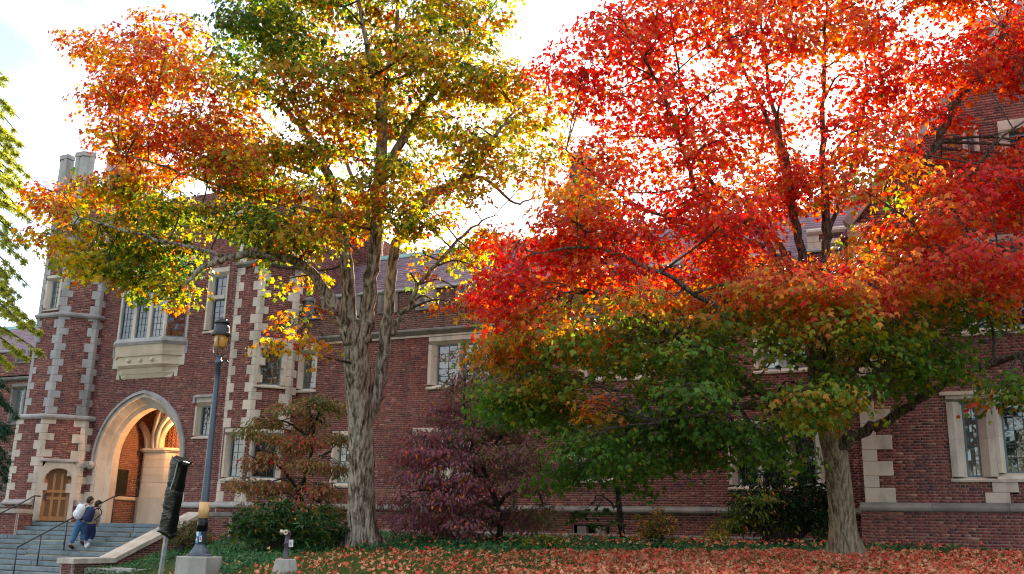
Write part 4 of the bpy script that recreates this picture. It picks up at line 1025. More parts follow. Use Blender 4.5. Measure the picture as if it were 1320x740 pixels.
for (ya, za), (yb, zb) in zip(cp[:-1], cp[1:]):
    mb = MB(); mb.extr([np.array([-24.09, y, z]) for y, z in ((ya + .003, za - 0.16), (yb - .003, zb - 0.16), (yb - .003, zb), (ya + .003, za))], np.zeros(3), np.array([0.68, 0, 0])); mb.build('coping_stone', M['stone'], chk, bevel=0.012)
pier = thing('brick_pier', (-22.8, 26.6, 1), 'low shaded brick pier with stone cap between the sloping coping and the dogwood', 'wall')
for q in (((-23.4, 26.1), (-22.1, 26.1)), ((-22.1, 26.1), (-22.1, 26.85))): brick_wall('side', Panel(*q), 0.6, 2.0, pier)
mb = MB(); mb.prism([(-23.4, 26.16), (-22.16, 26.16), (-22.16, 26.84), (-23.4, 26.84)], 0.6, 2.0); mb.build('wall_core', M['mortar'], pier)
mb = MB(); mb.box((-22.7, 26.5, 2.07), (1.36, 0.92, 0.13)); mb.build('coping_stone', M['stone_dark'], pier, bevel=0.012)
lck = thing('stair_end_wall', (-32, 25.2, 1.2), 'short brick wall with pale flat coping left of the steps below the turret', 'wall')
brick_wall('side', Panel((-36.0, 24.9), (-30.6, 24.9)), 0.0, 1.98, lck); brick_wall('end', Panel((-30.6, 24.9), (-30.6, 25.5)), 0.6, 1.98, lck)
mb = MB(); mb.prism([(-36, 24.96), (-30.66, 24.96), (-30.66, 25.5), (-36, 25.5)], 0.0, 1.98); mb.build('wall_core', M['mortar'], lck)
for a in np.arange(-36, -31, 1.8): mb = MB(); mb.box((a + 0.9, 25.2, 2.06), (1.79, 0.72, 0.15)); mb.build('coping_stone', M['stone'], lck, bevel=0.012)
kerb = thing('kerb_wall', (-21.5, 20.9, 0.3), 'low grey stone kerb along the foot of the ivy bank', 'kerb')
ka, kb = atd(100, 731, 28.5), atd(232, 733, 26.0)
for i in range(3):
    a = ka + (kb - ka) * i / 3; b_ = ka + (kb - ka) * (i + 1) / 3; pk = Panel(a[:2], b_[:2])
    mb = MB(); pk.box(mb, 0.005, pk.L - 0.005, -0.4, a[2], -0.4, 0.0); mb.build('kerb_stone', M['concrete'], kerb, bevel=0.015)
def stair_z(y): return Z0 - RI * max(0, math.ceil((Y0 - y) / TR))
def handrail(x, ys, label, top_ext):
    h = thing('handrail', (x, ys[0], stair_z(ys[0])), label, 'handrail', 'iron handrails on the steps')
    tops = []
    for y in ys:
        zb = stair_z(y); zt = 1.72 - RI / TR * (Y0 - y) + 0.86 if y < Y0 else Z0 + 0.9
        mb = MB(); mb.tube([(x, y, zb - 0.01), (x, y, zt)], [0.021, 0.021], 8); mb.lathe((x, y, zb), [(0.045, 0), (0.045, 0.02), (0.02, 0.03)], 8); mb.build('post', M['iron'], h, smooth=True); tops.append((x, y, zt))
    mb = MB(); mb.tube([tops[0]] + tops[1:-1] + [tops[-1]] + [(x, tops[-1][1] + top_ext, tops[-1][2])], [0.026] * (len(tops) + 1), 8); mb.build('rail', M['iron'], h, smooth=True)
handrail(-27.0, (22.13, 22.95, 23.9, 25.75), 'black iron handrail climbing the middle of the steps beside the walkers', 0.12)
handrail(-30.75, (24.2, 25.0, 25.62), 'short black iron handrail at the far left in front of the oak door', 0.25)

# ================================================================== street furniture
# lamp post on a concrete plinth
lb = atd(257, 717, 19.0); base = lb.copy()
lamp = thing('lamp_post', base, 'tall dark blue lamp post with amber lantern on a concrete plinth', 'lamp post')
topz = atd(291, 418, 19.0 * 1.0); tz = ony = None
Hh = 4.42
mb = MB(); mb.lathe(base, [(0.25, 0), (0.25, 0.03), (0.19, 0.05), (0.17, 0.10), (0.13, 0.15), (0.105, 0.20), (0.10, 0.22)], 20); mb.build('base', M['post'], lamp, smooth=False)
mb = MB(); mb.lathe(base, [(0.095, 0.21), (0.09, 0.7), (0.072, 1.3), (0.06, 2.4), (0.053, 3.4), (0.05, 3.78), (0.07, 3.79), (0.07, 3.86), (0.05, 3.87), (0.05, 3.95)], 20); sh = mb.build('shaft', M['post'], lamp, smooth=True)
mb = MB(); mb.lathe(base, [(0.103, 0.47), (0.10, 0.715)], 20); mb.build('black_tape', M['plastic'], sh, smooth=True)
mb = MB(); mb.lathe(base, [(0.104, 0.72), (0.10, 1.03)], 20); mb.build('orange_wrap', M['wrap'], sh, smooth=True)
for k, (a0, z0, w_, h_, mt, e) in enumerate(((-2.3, 0.24, 0.9, 0.17, 'sticker_blue', 0.0), (-1.95, 0.38, 0.55, 0.08, 'paper', 0.002), (-1.2, 0.27, 0.45, 0.12, 'paper', 0.003), (-2.5, 0.41, 0.5, 0.06, 'paper', 0.001), (-1.45, 0.37, 0.5, 0.09, 'sticker_blue', 0.004), (-1.1, 0.30, 0.22, 0.06, 'sticker_red', 0.006), (-2.1, 0.29, 0.4, 0.04, 'paper', 0.006))):
    r0_ = 0.097 + e; V = []; n_ = 6
    for i in range(n_ + 1):
        a = a0 + w_ * i / n_
        for z_ in (z0, z0 + h_): V.append(base + [r0_ * cos(a), r0_ * sin(a), z_])
    obj('sticker', V, np.array([(2 * i, 2 * i + 2, 2 * i + 3, 2 * i + 1) for i in range(n_)]), M[mt], sh)
mb = MB(); mb.tube([base + [-0.22, 0, 3.83], base + [0.22, 0, 3.83]], [0.012, 0.012], 6)
for s_ in (-1, 1): mb.lathe(base + [s_ * 0.22, 0, 3.83], [(0.005, -0.025), (0.024, 0), (0.005, 0.025)], 8)
mb.build('ladder_bar', M['iron'], lamp)
cage = MB()
for k in range(4):
    a = k * pi / 2 + 0.4; cage.tube(spline([base + [0.05 * cos(a), 0.05 * sin(a), 3.94], base + [0.13 * cos(a), 0.13 * sin(a), 4.02], base + [0.145 * cos(a), 0.145 * sin(a), 4.2], base + [0.15 * cos(a), 0.15 * sin(a), 4.36]], 3), [0.011] * 10, 5)
cage.build('cage_bars', M['iron'], lamp)
mb = MB(); mb.lathe(base, [(0.09, 4.12), (0.118, 4.16), (0.128, 4.3), (0.13, 4.40), (0.1, 4.41)], 18); mb.build('lens', M['amber'], lamp, smooth=True)
mb = MB(); mb.lathe(base, [(0.10, 4.38), (0.20, 4.38), (0.205, 4.42), (0.16, 4.45), (0.15, 4.56), (0.125, 4.60), (0.10, 4.61), (0.10, 4.63), (0.16, 4.64), (0.16, 4.67), (0.09, 4.70), (0.08, 4.73), (0.02, 4.75)], 20); mb.build('hood', M['iron'], lamp)
pln = thing('concrete_plinth', base - [0, 0, 0.5], 'square concrete plinth under the lamp post', 'plinth')
mb = MB(); mb.box(base - [0, 0, 0.43], (0.66, 0.6, 0.86), [[cos(.2), sin(.2), 0], [-sin(.2), cos(.2), 0], [0, 0, 1]]); mb.build('block', M['concrete'], pln, bevel=0.02)
# bagged sign on a leaning perforated post
sd = 12.0
sb = atd(205, 752, sd); tp = atd(229, 596, sd); ax_s = (tp - sb) / np.linalg.norm(tp - sb)
gb = sb - ax_s * 0.75
sign = thing('bagged_sign', gb, 'leaning signpost with its board wrapped in black plastic', 'sign')
mb = MB(); sx_ = np.cross(ax_s, np.array([0.3, 1, 0])); sx_ /= np.linalg.norm(sx_); sy_ = np.cross(ax_s, sx_)
mb.box((gb + tp) / 2, (0.042, 0.042, np.linalg.norm(tp - gb)), [sx_, sy_, ax_s]); post = mb.build('post', M['galv'], sign)
mb = MB()
for i in range(26): mb.box(gb + ax_s * (0.12 + i * 0.055) - sy_ * 0.0215, (0.014, 0.003, 0.014), [sx_, sy_, ax_s])
o = mb.build('post_hole', M['inside'], post); o['kind'] = 'stuff'
# crumpled bag: a box of fine cells pushed about by layered folds
nu, nv = 28, 44; Lh = 0.95; c0 = atd(215, 688, sd - 0.06); ax2 = (atd(232, 592, sd - 0.06) - c0); Lh = np.linalg.norm(ax2); ax2 /= Lh
sx2 = np.cross(ax2, np.array([0.25, 1, 0])); sx2 /= np.linalg.norm(sx2); sx2 = sx2 if sx2[0] > 0 else -sx2; sy2 = np.cross(ax2, sx2)
V = []
for j in range(nv):
    tv = j / (nv - 1)
    for i in range(nu):
        a = 2 * pi * i / nu
        cx_, cy_ = cos(a), sin(a); ex = 0.45
        xx = np.sign(cx_) * abs(cx_) ** ex * 0.148; yy = np.sign(cy_) * abs(cy_) ** ex * 0.055
        f_ = 1 + 0.03 * sin(3 * a + 9 * tv) * sin(7 * tv * pi) + 0.015 * sin(7 * a - 14 * tv) 
        if abs(tv - 0.30) < 0.04 or abs(tv - 0.62) < 0.03: f_ *= 0.955
        if tv > 0.93: f_ *= 1 + 0.35 * (tv - 0.93) / 0.07 * (1 if cx_ > 0 else -0.3)
        if tv < 0.03: f_ *= 1.08
        V.append(c0 + ax2 * (Lh * tv + 0.02 * sin(5 * a) * (tv > 0.95) + 0.015 * sin(4 * a + 1) * (tv < 0.05)) + sx2 * xx * f_ + sy2 * yy * f_)
Fq = [(j * nu + i, j * nu + (i + 1) % nu, (j + 1) * nu + (i + 1) % nu, (j + 1) * nu + i) for j in range(nv - 1) for i in range(nu)]
mb = MB(); mb.add(V, Fq + [tuple(range(nu))[::-1], tuple(range((nv - 1) * nu, nv * nu))]); mb.build('plastic_bag', M['plastic'], sign, smooth=True)
mb = MB(); mb.tube([c0 + ax2 * Lh * 0.95 + sx2 * 0.035 - sy2 * 0.0 + np.array([0.02, -0.075, 0]), c0 + ax2 * Lh * 0.75 + np.array([0.035, -0.078, 0]), c0 + ax2 * Lh * 0.58 + np.array([0.0, -0.073, 0])], [0.008, 0.007, 0.006], 5); mb.build('tape_strip', M['galv'], sign)
# fire service standpipe on its concrete block
hb = hit(367, 739); pxm = np.linalg.norm(hb - EYE) / F
sp = thing('standpipe', hb, 'purple standpipe with twin brass outlets on a tapered concrete block', 'standpipe')
mb = MB(); q = lambda s_, z: [(hb[0] + sx * s_, hb[1] + sy * s_ * 0.8, 0) for sx, sy in ((-1, -1), (1, -1), (1, 1), (-1, 1))]
mb.prism(q(0.195, 0), hb[2] - 0.1, hb[2] + 0.24, q(0.14, 0)); mb.build('concrete_block', M['concrete'], sp, bevel=0.015)
c = hb + [0, 0, 0.24]
mb = MB(); mb.lathe(c, [(0.05, 0), (0.05, 0.02), (0.043, 0.03), (0.042, 0.25), (0.048, 0.255), (0.048, 0.275), (0.042, 0.28), (0.042, 0.42), (0.055, 0.43), (0.05, 0.46), (0.02, 0.48)], 14); mb.build('pipe', M['pipe'], sp, smooth=True)
for d_ in ((-0.9, -0.44), (0.35, -0.94)):
    e = np.array([d_[0], d_[1], 0.05]); mb = MB(); mb.tube([c + [0, 0, 0.44], c + [0, 0, 0.44] + e * 0.09, c + [0, 0, 0.44] + e * 0.091, c + [0, 0, 0.44] + e * 0.13], [0.032, 0.034, 0.044, 0.044], 12)
    ot = mb.build('outlet', M['brass'], sp, smooth=False); mb = MB(); mb.tube([c + [0, 0, 0.44] + e * 0.128, c + [0, 0, 0.44] + e * 0.14], [0.018, 0.016], 6); mb.build('cap_nut', M['iron'], ot)
mb = MB(); mb.box(c + [0.10, -0.02, 0.26], (0.10, 0.012, 0.12), [[0.97, -0.2, 0.05], [0.2, 0.97, 0], [-0.05, 0, 1]]); tg = mb.build('tag', M['paper'], sp)
mb = MB()
for i in range(5): mb.box(c + [0.10, -0.0275, 0.30 - i * 0.02], (0.07 - 0.012 * (i % 2), 0.003, 0.006), [[0.97, -0.2, 0.05], [0.2, 0.97, 0], [-0.05, 0, 1]])
mb.build('tag_lines', M['iron'], tg)

# ================================================================== two people climbing the steps
def skinned(name, nodes, edges, mat, parent, sub=2, root=0):
    """nodes: name -> (point, radius)"""
    ks = list(nodes); me = bpy.data.meshes.new(name); o0 = org(parent)
    me.from_pydata([tuple(np.asarray(nodes[k][0]) - o0) for k in ks], [(ks.index(a), ks.index(b_)) for a, b_ in edges], [])
    ob = bpy.data.objects.new(name, me); COL.objects.link(ob); ob.parent = parent
    sk = ob.modifiers.new('skin', 'SKIN'); sk.use_smooth_shade = True
    lay = me.skin_vertices[0] if len(me.skin_vertices) else None
    for i, k in enumerate(ks):
        r_ = nodes[k][1]; r_ = (r_, r_) if np.isscalar(r_) else r_
        me.skin_vertices[0].data[i].radius = r_; me.skin_vertices[0].data[i].use_root = (i == root)
    sb_ = ob.modifiers.new('sub', 'SUBSURF'); sb_.levels = sub; sb_.render_levels = sub
    dg = bpy.context.evaluated_depsgraph_get(); dg.update()
    me2 = bpy.data.meshes.new_from_object(ob.evaluated_get(dg)); me2.name = name
    ob.modifiers.clear(); ob.data = me2; bpy.data.meshes.remove(me)
    me2.materials.clear(); me2.materials.append(mat); me2.polygons.foreach_set('use_smooth', [True] * len(me2.polygons))
    return ob
def add_skin_layer(me):
    pass
def blob(name, c, radii, ax, mat, parent, fn=None, n=14):
    V = []; Fq = []; m = n // 2 + 1
    for j in range(m):
        th = pi * j / (m - 1)
        for i in range(n):
            a = 2 * pi * i / n; d = np.array([sin(th) * cos(a), sin(th) * sin(a), cos(th)])
            s_ = fn(d) if fn else 1.0
            V.append(np.array(c) + sum(d[k] * radii[k] * s_ * np.asarray(ax[k]) for k in range(3)))
    for j in range(m - 1):
        for i in range(n): Fq.append((j * n + i, j * n + (i + 1) % n, (j + 1) * n + (i + 1) % n, (j + 1) * n + i))
    mb = MB(); mb.add(V, Fq); return mb.build(name, mat, parent, smooth=True)
def person(label, J, cloth_top, cloth_leg, shoe, hairm, dp, pack_mat, pack_label, pack_px, cuff=None, hair_len=0.0, lower=None):
    """J: joint name -> (px, py, extra depth) in the photograph"""
    P = {k: atd(v[0], v[1], dp + v[2]) for k, v in J.items()}
    base = (P['footL'] + P['footR']) / 2; base[2] = min(P['footL'][2], P['footR'][2]) - 0.05
    root = thing('person', base, label, 'person', 'walkers on the steps')
    E_ = [('pelvis', 'waist'), ('waist', 'chest'), ('chest', 'neck'), ('neck', 'head'), ('chest', 'shL'), ('chest', 'shR'), ('shL', 'elL'), ('elL', 'wrL'), ('shR', 'elR'), ('elR', 'wrR'), ('pelvis', 'hipL'), ('pelvis', 'hipR'), ('hipL', 'knL'), ('hipR', 'knR'), ('knL', 'anL'), ('knR', 'anR'), ('anL', 'footL'), ('anR', 'footR')]
    R_ = dict(pelvis=(.13, .10), waist=(.12, .09), chest=(.14, .10), neck=.05, head=(.075, .09), shL=.06, shR=.06, elL=.043, elR=.043, wrL=.028, wrR=.028, hipL=.085, hipR=.085, knL=.058, knR=.058, anL=.038, anR=.038, footL=.035, footR=.035)
    N_ = {k: (P[k], R_[k]) for k in R_}; E2 = list(E_)
    for s_ in 'LR':                                   # palm and five fingers
        w_ = P['wr' + s_]; d = w_ - P['el' + s_]; d /= np.linalg.norm(d); sd_ = np.cross(d, [0, 0, 1.0]); sd_ /= np.linalg.norm(sd_); dn = np.cross(sd_, d)
        N_['palm' + s_] = (w_ + d * 0.05, (.034, .018)); E2.append(('wr' + s_, 'palm' + s_))
        for k in range(4):
            b0 = w_ + d * 0.085 + sd_ * (k - 1.5) * 0.019; L_ = (0.062, 0.072, 0.068, 0.052)[k]
            N_[f'f{k}a{s_}'] = (b0, .0095); N_[f'f{k}b{s_}'] = (b0 + d * L_ * .6 + dn * 0.012, .0085); N_[f'f{k}c{s_}'] = (b0 + d * L_ * .9 + dn * 0.035, .0075)
            E2 += [('palm' + s_, f'f{k}a{s_}'), (f'f{k}a{s_}', f'f{k}b{s_}'), (f'f{k}b{s_}', f'f{k}c{s_}')]
        N_['ta' + s_] = (w_ + d * 0.045 + sd_ * 0.038 + dn * .01, .0105); N_['tb' + s_] = (w_ + d * 0.085 + sd_ * 0.05 + dn * .025, .0085); E2 += [('palm' + s_, 'ta' + s_), ('ta' + s_, 'tb' + s_)]
    skinned('body', N_, E2, M['skin'], root, 1)
    # clothes: shells over torso with sleeves, and over the legs
    T_ = {k: (P[k], r_) for k, r_ in dict(pelvis=(.165, .125), waist=(.165, .125), chest=(.19, .135), shL=.085, shR=.085, elL=.068, elR=.068, wrL=.05, wrR=.05).items()}
    nk = P['chest'] + (P['neck'] - P['chest']) * 0.75; T_['collar'] = (nk, .068)
    skinned('jacket', T_, [('pelvis', 'waist'), ('waist', 'chest'), ('chest', 'collar'), ('chest', 'shL'), ('chest', 'shR'), ('shL', 'elL'), ('elL', 'wrL'), ('shR', 'elR'), ('elR', 'wrR')], M[cloth_top], root, 2)
    Lg = {k: (P[k], r_) for k, r_ in dict(pelvis=(.16, .125), hipL=.12, hipR=.12, knL=.096, knR=.096).items()}
    for s_ in 'LR': Lg['an' + s_] = (P['an' + s_] + (P['kn' + s_] - P['an' + s_]) * (0.12 if cuff is None else 0.35), .088 if cuff is None else .075)
    Lg['waist'] = (P['pelvis'] + (P['waist'] - P['pelvis']) * 0.5, (.155, .12))
    skinned('trousers', Lg, [('pelvis', 'waist'), ('pelvis', 'hipL'), ('pelvis', 'hipR'), ('hipL', 'knL'), ('hipR', 'knR'), ('knL', 'anL'), ('knR', 'anR')], M[cloth_leg], root, 2)
    for s_ in 'LR':
        a, f_ = P['an' + s_], P['foot' + s_]
        d = f_ - a; d /= np.linalg.norm(d); sd_ = np.cross(d, [0, 0, 1.0]); sd_ /= np.linalg.norm(sd_); upv = np.cross(sd_, d)
        if cuff:
            mb = MB(); mb.tube([a + (P['kn' + s_] - a) * 0.38, a + (P['kn' + s_] - a) * 0.02], [.074, .062], 12); mb.build('sock', M[cuff], root, smooth=True)
        blob('shoe', (a * 0.45 + f_ * 0.55) - upv * 0.02, (0.15, 0.058, 0.062), (d, sd_, upv), M[shoe], root, lambda q: 1.0 if q[2] > -0.3 else 0.9)
    # head details
    fwd = np.array([0.35, 0.9, -0.15]); fwd /= np.linalg.norm(fwd); up_ = P['head'] - P['neck']; up_ /= np.linalg.norm(up_); rt = np.cross(fwd, up_); rt /= np.linalg.norm(rt); fwd = np.cross(up_, rt)
    hc = P['head']
    blob('hair', hc - fwd * 0.022 + up_ * 0.03, (0.098, 0.118, 0.128 + hair_len), (rt, fwd, up_), M[hairm], root, lambda q: (1.0 if (q[1] < 0.35 or q[2] > 0.45) else 0.72) * (1 + 0.04 * sin(9 * q[0] + 7 * q[1])))
    blob('face', hc + fwd * 0.035 - up_ * 0.005, (0.07, 0.075, 0.105), (rt, fwd, up_), M['skin'], root)
    blob('nose', hc + fwd * 0.11 - up_ * 0.015, (0.014, 0.022, 0.022), (rt, fwd, up_), M['skin'], root, n=8)
    for s_ in (-1, 1):
        blob('ear', hc + rt * s_ * 0.082 + fwd * 0.0 - up_ * 0.01, (0.012, 0.022, 0.032), (rt, fwd, up_), M['skin'], root, n=8)
        blob('eye', hc + rt * s_ * 0.03 + fwd * 0.104 + up_ * 0.015, (0.012, 0.008, 0.008), (rt, fwd, up_), M['hair'], root, n=8)
    blob('mouth', hc + fwd * 0.103 - up_ * 0.05, (0.024, 0.008, 0.008), (rt, fwd, up_), M['sticker_red'], root, n=8)
    # backpack
    bc = atd(pack_px[0], pack_px[1], dp - 0.17); spine = P['neck'] - P['pelvis']; spine /= np.linalg.norm(spine); bx = np.cross(spine, [0.25, 0.95, 0]); bx /= np.linalg.norm(bx); by = np.cross(spine, bx)
    bk = thing('backpack', bc - spine * 0.22, pack_label, 'backpack', 'backpacks of the walkers')
    sq = lambda q: 1.0 / (abs(q[0]) ** 4 + abs(q[1]) ** 4 + abs(q[2]) ** 4) ** 0.25
    blob('bag', bc, (0.165, 0.11, 0.235), (bx, by, spine), M[pack_mat], bk, sq, 20)
    ny = by if (by @ (EYE - bc)) > 0 else -by
    blob('pocket', bc + ny * 0.07 - spine * 0.09, (0.13, 0.075, 0.11), (bx, by, spine), M[pack_mat], bk, sq, 16)
    mb = MB()
    for s_ in (-1, 1): mb.tube(spline([bc + bx * s_ * 0.09 + spine * 0.2 - ny * 0.08, bc + bx * s_ * 0.1 + spine * 0.26 - ny * 0.2, bc + bx * s_ * 0.12 + spine * 0.1 - ny * 0.33, bc + bx * s_ * 0.12 - spine * 0.15 - ny * 0.14], 4), [0.017] * 13, 6)
    mb.build('strap', M[pack_mat], bk); mb = MB(); mb.tube(spline([bc + spine * 0.225 - bx * 0.04, bc + spine * 0.27, bc + spine * 0.225 + bx * 0.04], 4), [0.009] * 9, 5); mb.build('grab_loop', M[pack_mat], bk)
    return root
DP = proj(np.array([-26.5, 24.0, 0.93])) and ((np.array([-26.5, 24.0, 0.93]) - EYE) @ RM)[2]
person('walker in dark jacket and baggy blue jeans climbing the steps', dict(head=(116.2, 646, .1), neck=(113.2, 651.5, .05), chest=(110.5, 656, 0), waist=(106.5, 665, 0), pelvis=(104.5, 671, 0), shL=(106.5, 655, -.02), shR=(115, 655.5, .02), elL=(104.8, 662, .12), elR=(117.5, 662.5, .18), wrL=(109, 667, .3), wrR=(119, 667, .38),
    hipL=(102.6, 673, 0), hipR=(107, 673.5, 0), knL=(97.2, 688, .05), knR=(107.8, 686.5, .22), anL=(90.2, 702.8, -.1), anR=(105.2, 698, .15), footL=(94.0, 705.3, .03), footR=(108.6, 700.2, .28)),
    'dark_top', 'denim', 'shoe_d', 'hair_b', DP, 'white_cloth', 'white backpack worn by the walker in blue jeans', (102.6, 659.5))
person('walker in tan and navy fleece with white shoes bending forward on the steps', dict(head=(126.6, 651, .12), neck=(123.2, 656, .05), chest=(120.8, 660.5, 0), waist=(117.8, 669.5, 0), pelvis=(116.8, 676, 0), shL=(117, 659.5, -.02), shR=(125.6, 660.5, .02), elL=(115, 667, .15), elR=(127.2, 669, .08), wrL=(118.5, 672, .32), wrR=(125.4, 675.2, .2),
    hipL=(114.3, 677.5, 0), hipR=(119.3, 678, 0), knL=(113.4, 690, .2), knR=(119.6, 690, .22), anL=(110.4, 702, .12), anR=(114.6, 699.6, .06), footL=(113.2, 704.6, .25), footR=(111.2, 703.8, -.1)),
    'tan', 'navy', 'shoe_w', 'hair', DP - 0.35, 'navy', 'dark navy backpack worn by the walker in tan fleece', (115.2, 663.5), cuff='grey_cloth')

# ================================================================== foliage
def fan(outline, ctr):
    V = np.array([ctr] + outline, float); n = len(outline)
    return V, np.array([(0, i + 1, (i + 1) % n + 1) for i in range(n)])
MAPLE = fan([(0, 0, 0), (.26, .00, -.05), (.22, .22, -.02), (.52, .46, -.12), (.2, .54, -.03), (0, 1.0, -.14), (-.2, .54, -.03), (-.52, .46, -.12), (-.22, .22, -.02), (-.26, .0, -.05)], (0, .36, .03))
MAPLE8 = fan([(0, 0, 0), (.30, .10, -.05), (.5, .48, -.12), (.19, .54, -.02), (0, 1.0, -.14), (-.19, .54, -.02), (-.5, .48, -.12), (-.30, .10, -.05)], (0, .36, .04))
MAPLE6 = fan([(0, 0, 0), (.5, .42, -.12), (.19, .54, -.02), (0, 1.0, -.14), (-.19, .54, -.02), (-.5, .42, -.12)], (0, .36, .04))
OVAL = (np.array([(0, 0, 0), (.2, .35, .05), (.17, .68, .02), (0, 1, -.12), (-.17, .68, .02), (-.2, .35, .05), (0, .5, -.03)], float), np.array([(6, 0, 1), (6, 1, 2), (6, 2, 3), (6, 3, 4), (6, 4, 5), (6, 5, 0)]))
STAR5 = fan([(0, 0, 0), (.45, .3, .05), (.2, .5, 0), (0, 1, .08), (-.2, .5, 0), (-.45, .3, .1)], (0, .4, -.04))
LANCE = (np.array([(0, 0, 0), (.13, .45, .04), (0, 1, -.1), (-.13, .45, .04)], float), np.array([(0, 1, 2), (0, 2, 3)]))
BLADE = (np.array([(-.06, 0, 0), (.06, 0, 0), (0, 1, .25)], float), np.array([(0, 1, 2)]))
def unit(a): return a / (np.linalg.norm(a, axis=-1, keepdims=True) + 1e-9)
def leaves(name, tpl, P, Nn, D, size, col, mat, parent):
    """place one leaf outline at every point: Nn normals, D tip directions"""
    tv, tf = tpl; n, m = len(P), len(tv)
    Nn = unit(Nn); D = unit(D - Nn * (D * Nn).sum(1, keepdims=True)); S = np.cross(D, Nn)
    wv = rng.uniform(0.85, 1.15, n)[:, None, None]
    V = P[:, None, :] + size[:, None, None] * (tv[None, :, 0:1] * wv * S[:, None, :] + tv[None, :, 1:2] * D[:, None, :] + tv[None, :, 2:3] * rng.uniform(-0.4, 3.2, n)[:, None, None] * Nn[:, None, :])
    Fq = (np.arange(n)[:, None, None] * m + tf[None]).reshape(-1, 3)
    o = obj(name, V.reshape(-1, 3), Fq, mat, parent, col=np.repeat(col, m, axis=0)); o['kind'] = 'stuff'; return o
def palette(stops, t_):
    ps = [p for p, _ in stops]; cs = np.array([c for _, c in stops])
    return np.stack([np.interp(t_, ps, cs[:, k]) for k in range(3)], 1)
def inside(poly, x, y):
    poly = np.asarray(poly, float); r_ = np.zeros(np.shape(x), bool); j = len(poly) - 1
    for i in range(len(poly)):
        xi, yi = poly[i]; xj, yj = poly[j]
        r_ ^= ((yi > y) != (yj > y)) & (x < (xj - xi) * (y - yi) / (yj - yi + 1e-9) + xi); j = i
    return r_
def limbs_mesh(parent, d0, limbs, mat, name='limb', sides=9, first_sides=20, roughf=None, lmat=None):
    """limbs: lists of (px, py, depth offset, radius); the first is the trunk. Returns points along all limbs with radii"""
    allp = []
    for li, L_ in enumerate(limbs):
        Q = np.array([list(atd(a, b_, d0 + c)) + [r_] for a, b_, c, r_ in L_])
        S = spline(Q, 6); pts = S[:, :3].copy(); rad = np.maximum(S[:, 3], 0.006)
        if li: pts[1:-1] += rng.normal(0, 0.02, (len(pts) - 2, 3)) + 0.03 * np.sin(np.linspace(0, 9, len(pts) - 2))[:, None] * rng.normal(0, 1, 3)
        rf = roughf if (roughf and L_[0][3] > 0.09) else None
        V, Fq = tube(pts, rad, first_sides if rf else sides, rf)
        mb = MB(); mb.add(V, Fq); o = mb.build('trunk' if li == 0 else name, mat if li == 0 or lmat is None else lmat, parent, smooth=True)
        allp.append(np.c_[pts, rad])
    return np.vstack(allp)
def bark_rough(seed, amp=0.07, fl=12, flare=None):
    ph = np.random.default_rng(seed).uniform(0, 6.28, 8)
    def f(P, ang, t_):
        z = P[2]
        r_ = 1 + amp * (0.5 * np.sin(fl * ang + ph[0] + 1.5 * np.sin(z * 2.1 + ph[1])) + 0.35 * np.sin((fl + 7) * ang + ph[2] + 2 * np.sin(z * 3.3)) + 0.6 * np.sin(2 * ang + ph[3] + z * 0.8) + 0.4 * np.sin(5 * ang + ph[4] + z * 2.7) * np.sin(z * 4.1 + ph[5]))
        if flare is not None: r_ = r_ * (1 + 0.3 * max(0, 1 - (z - flare) / 0.7) ** 2 * (1 + 0.5 * np.sin(5 * ang + ph[6])))
        return r_
    return f
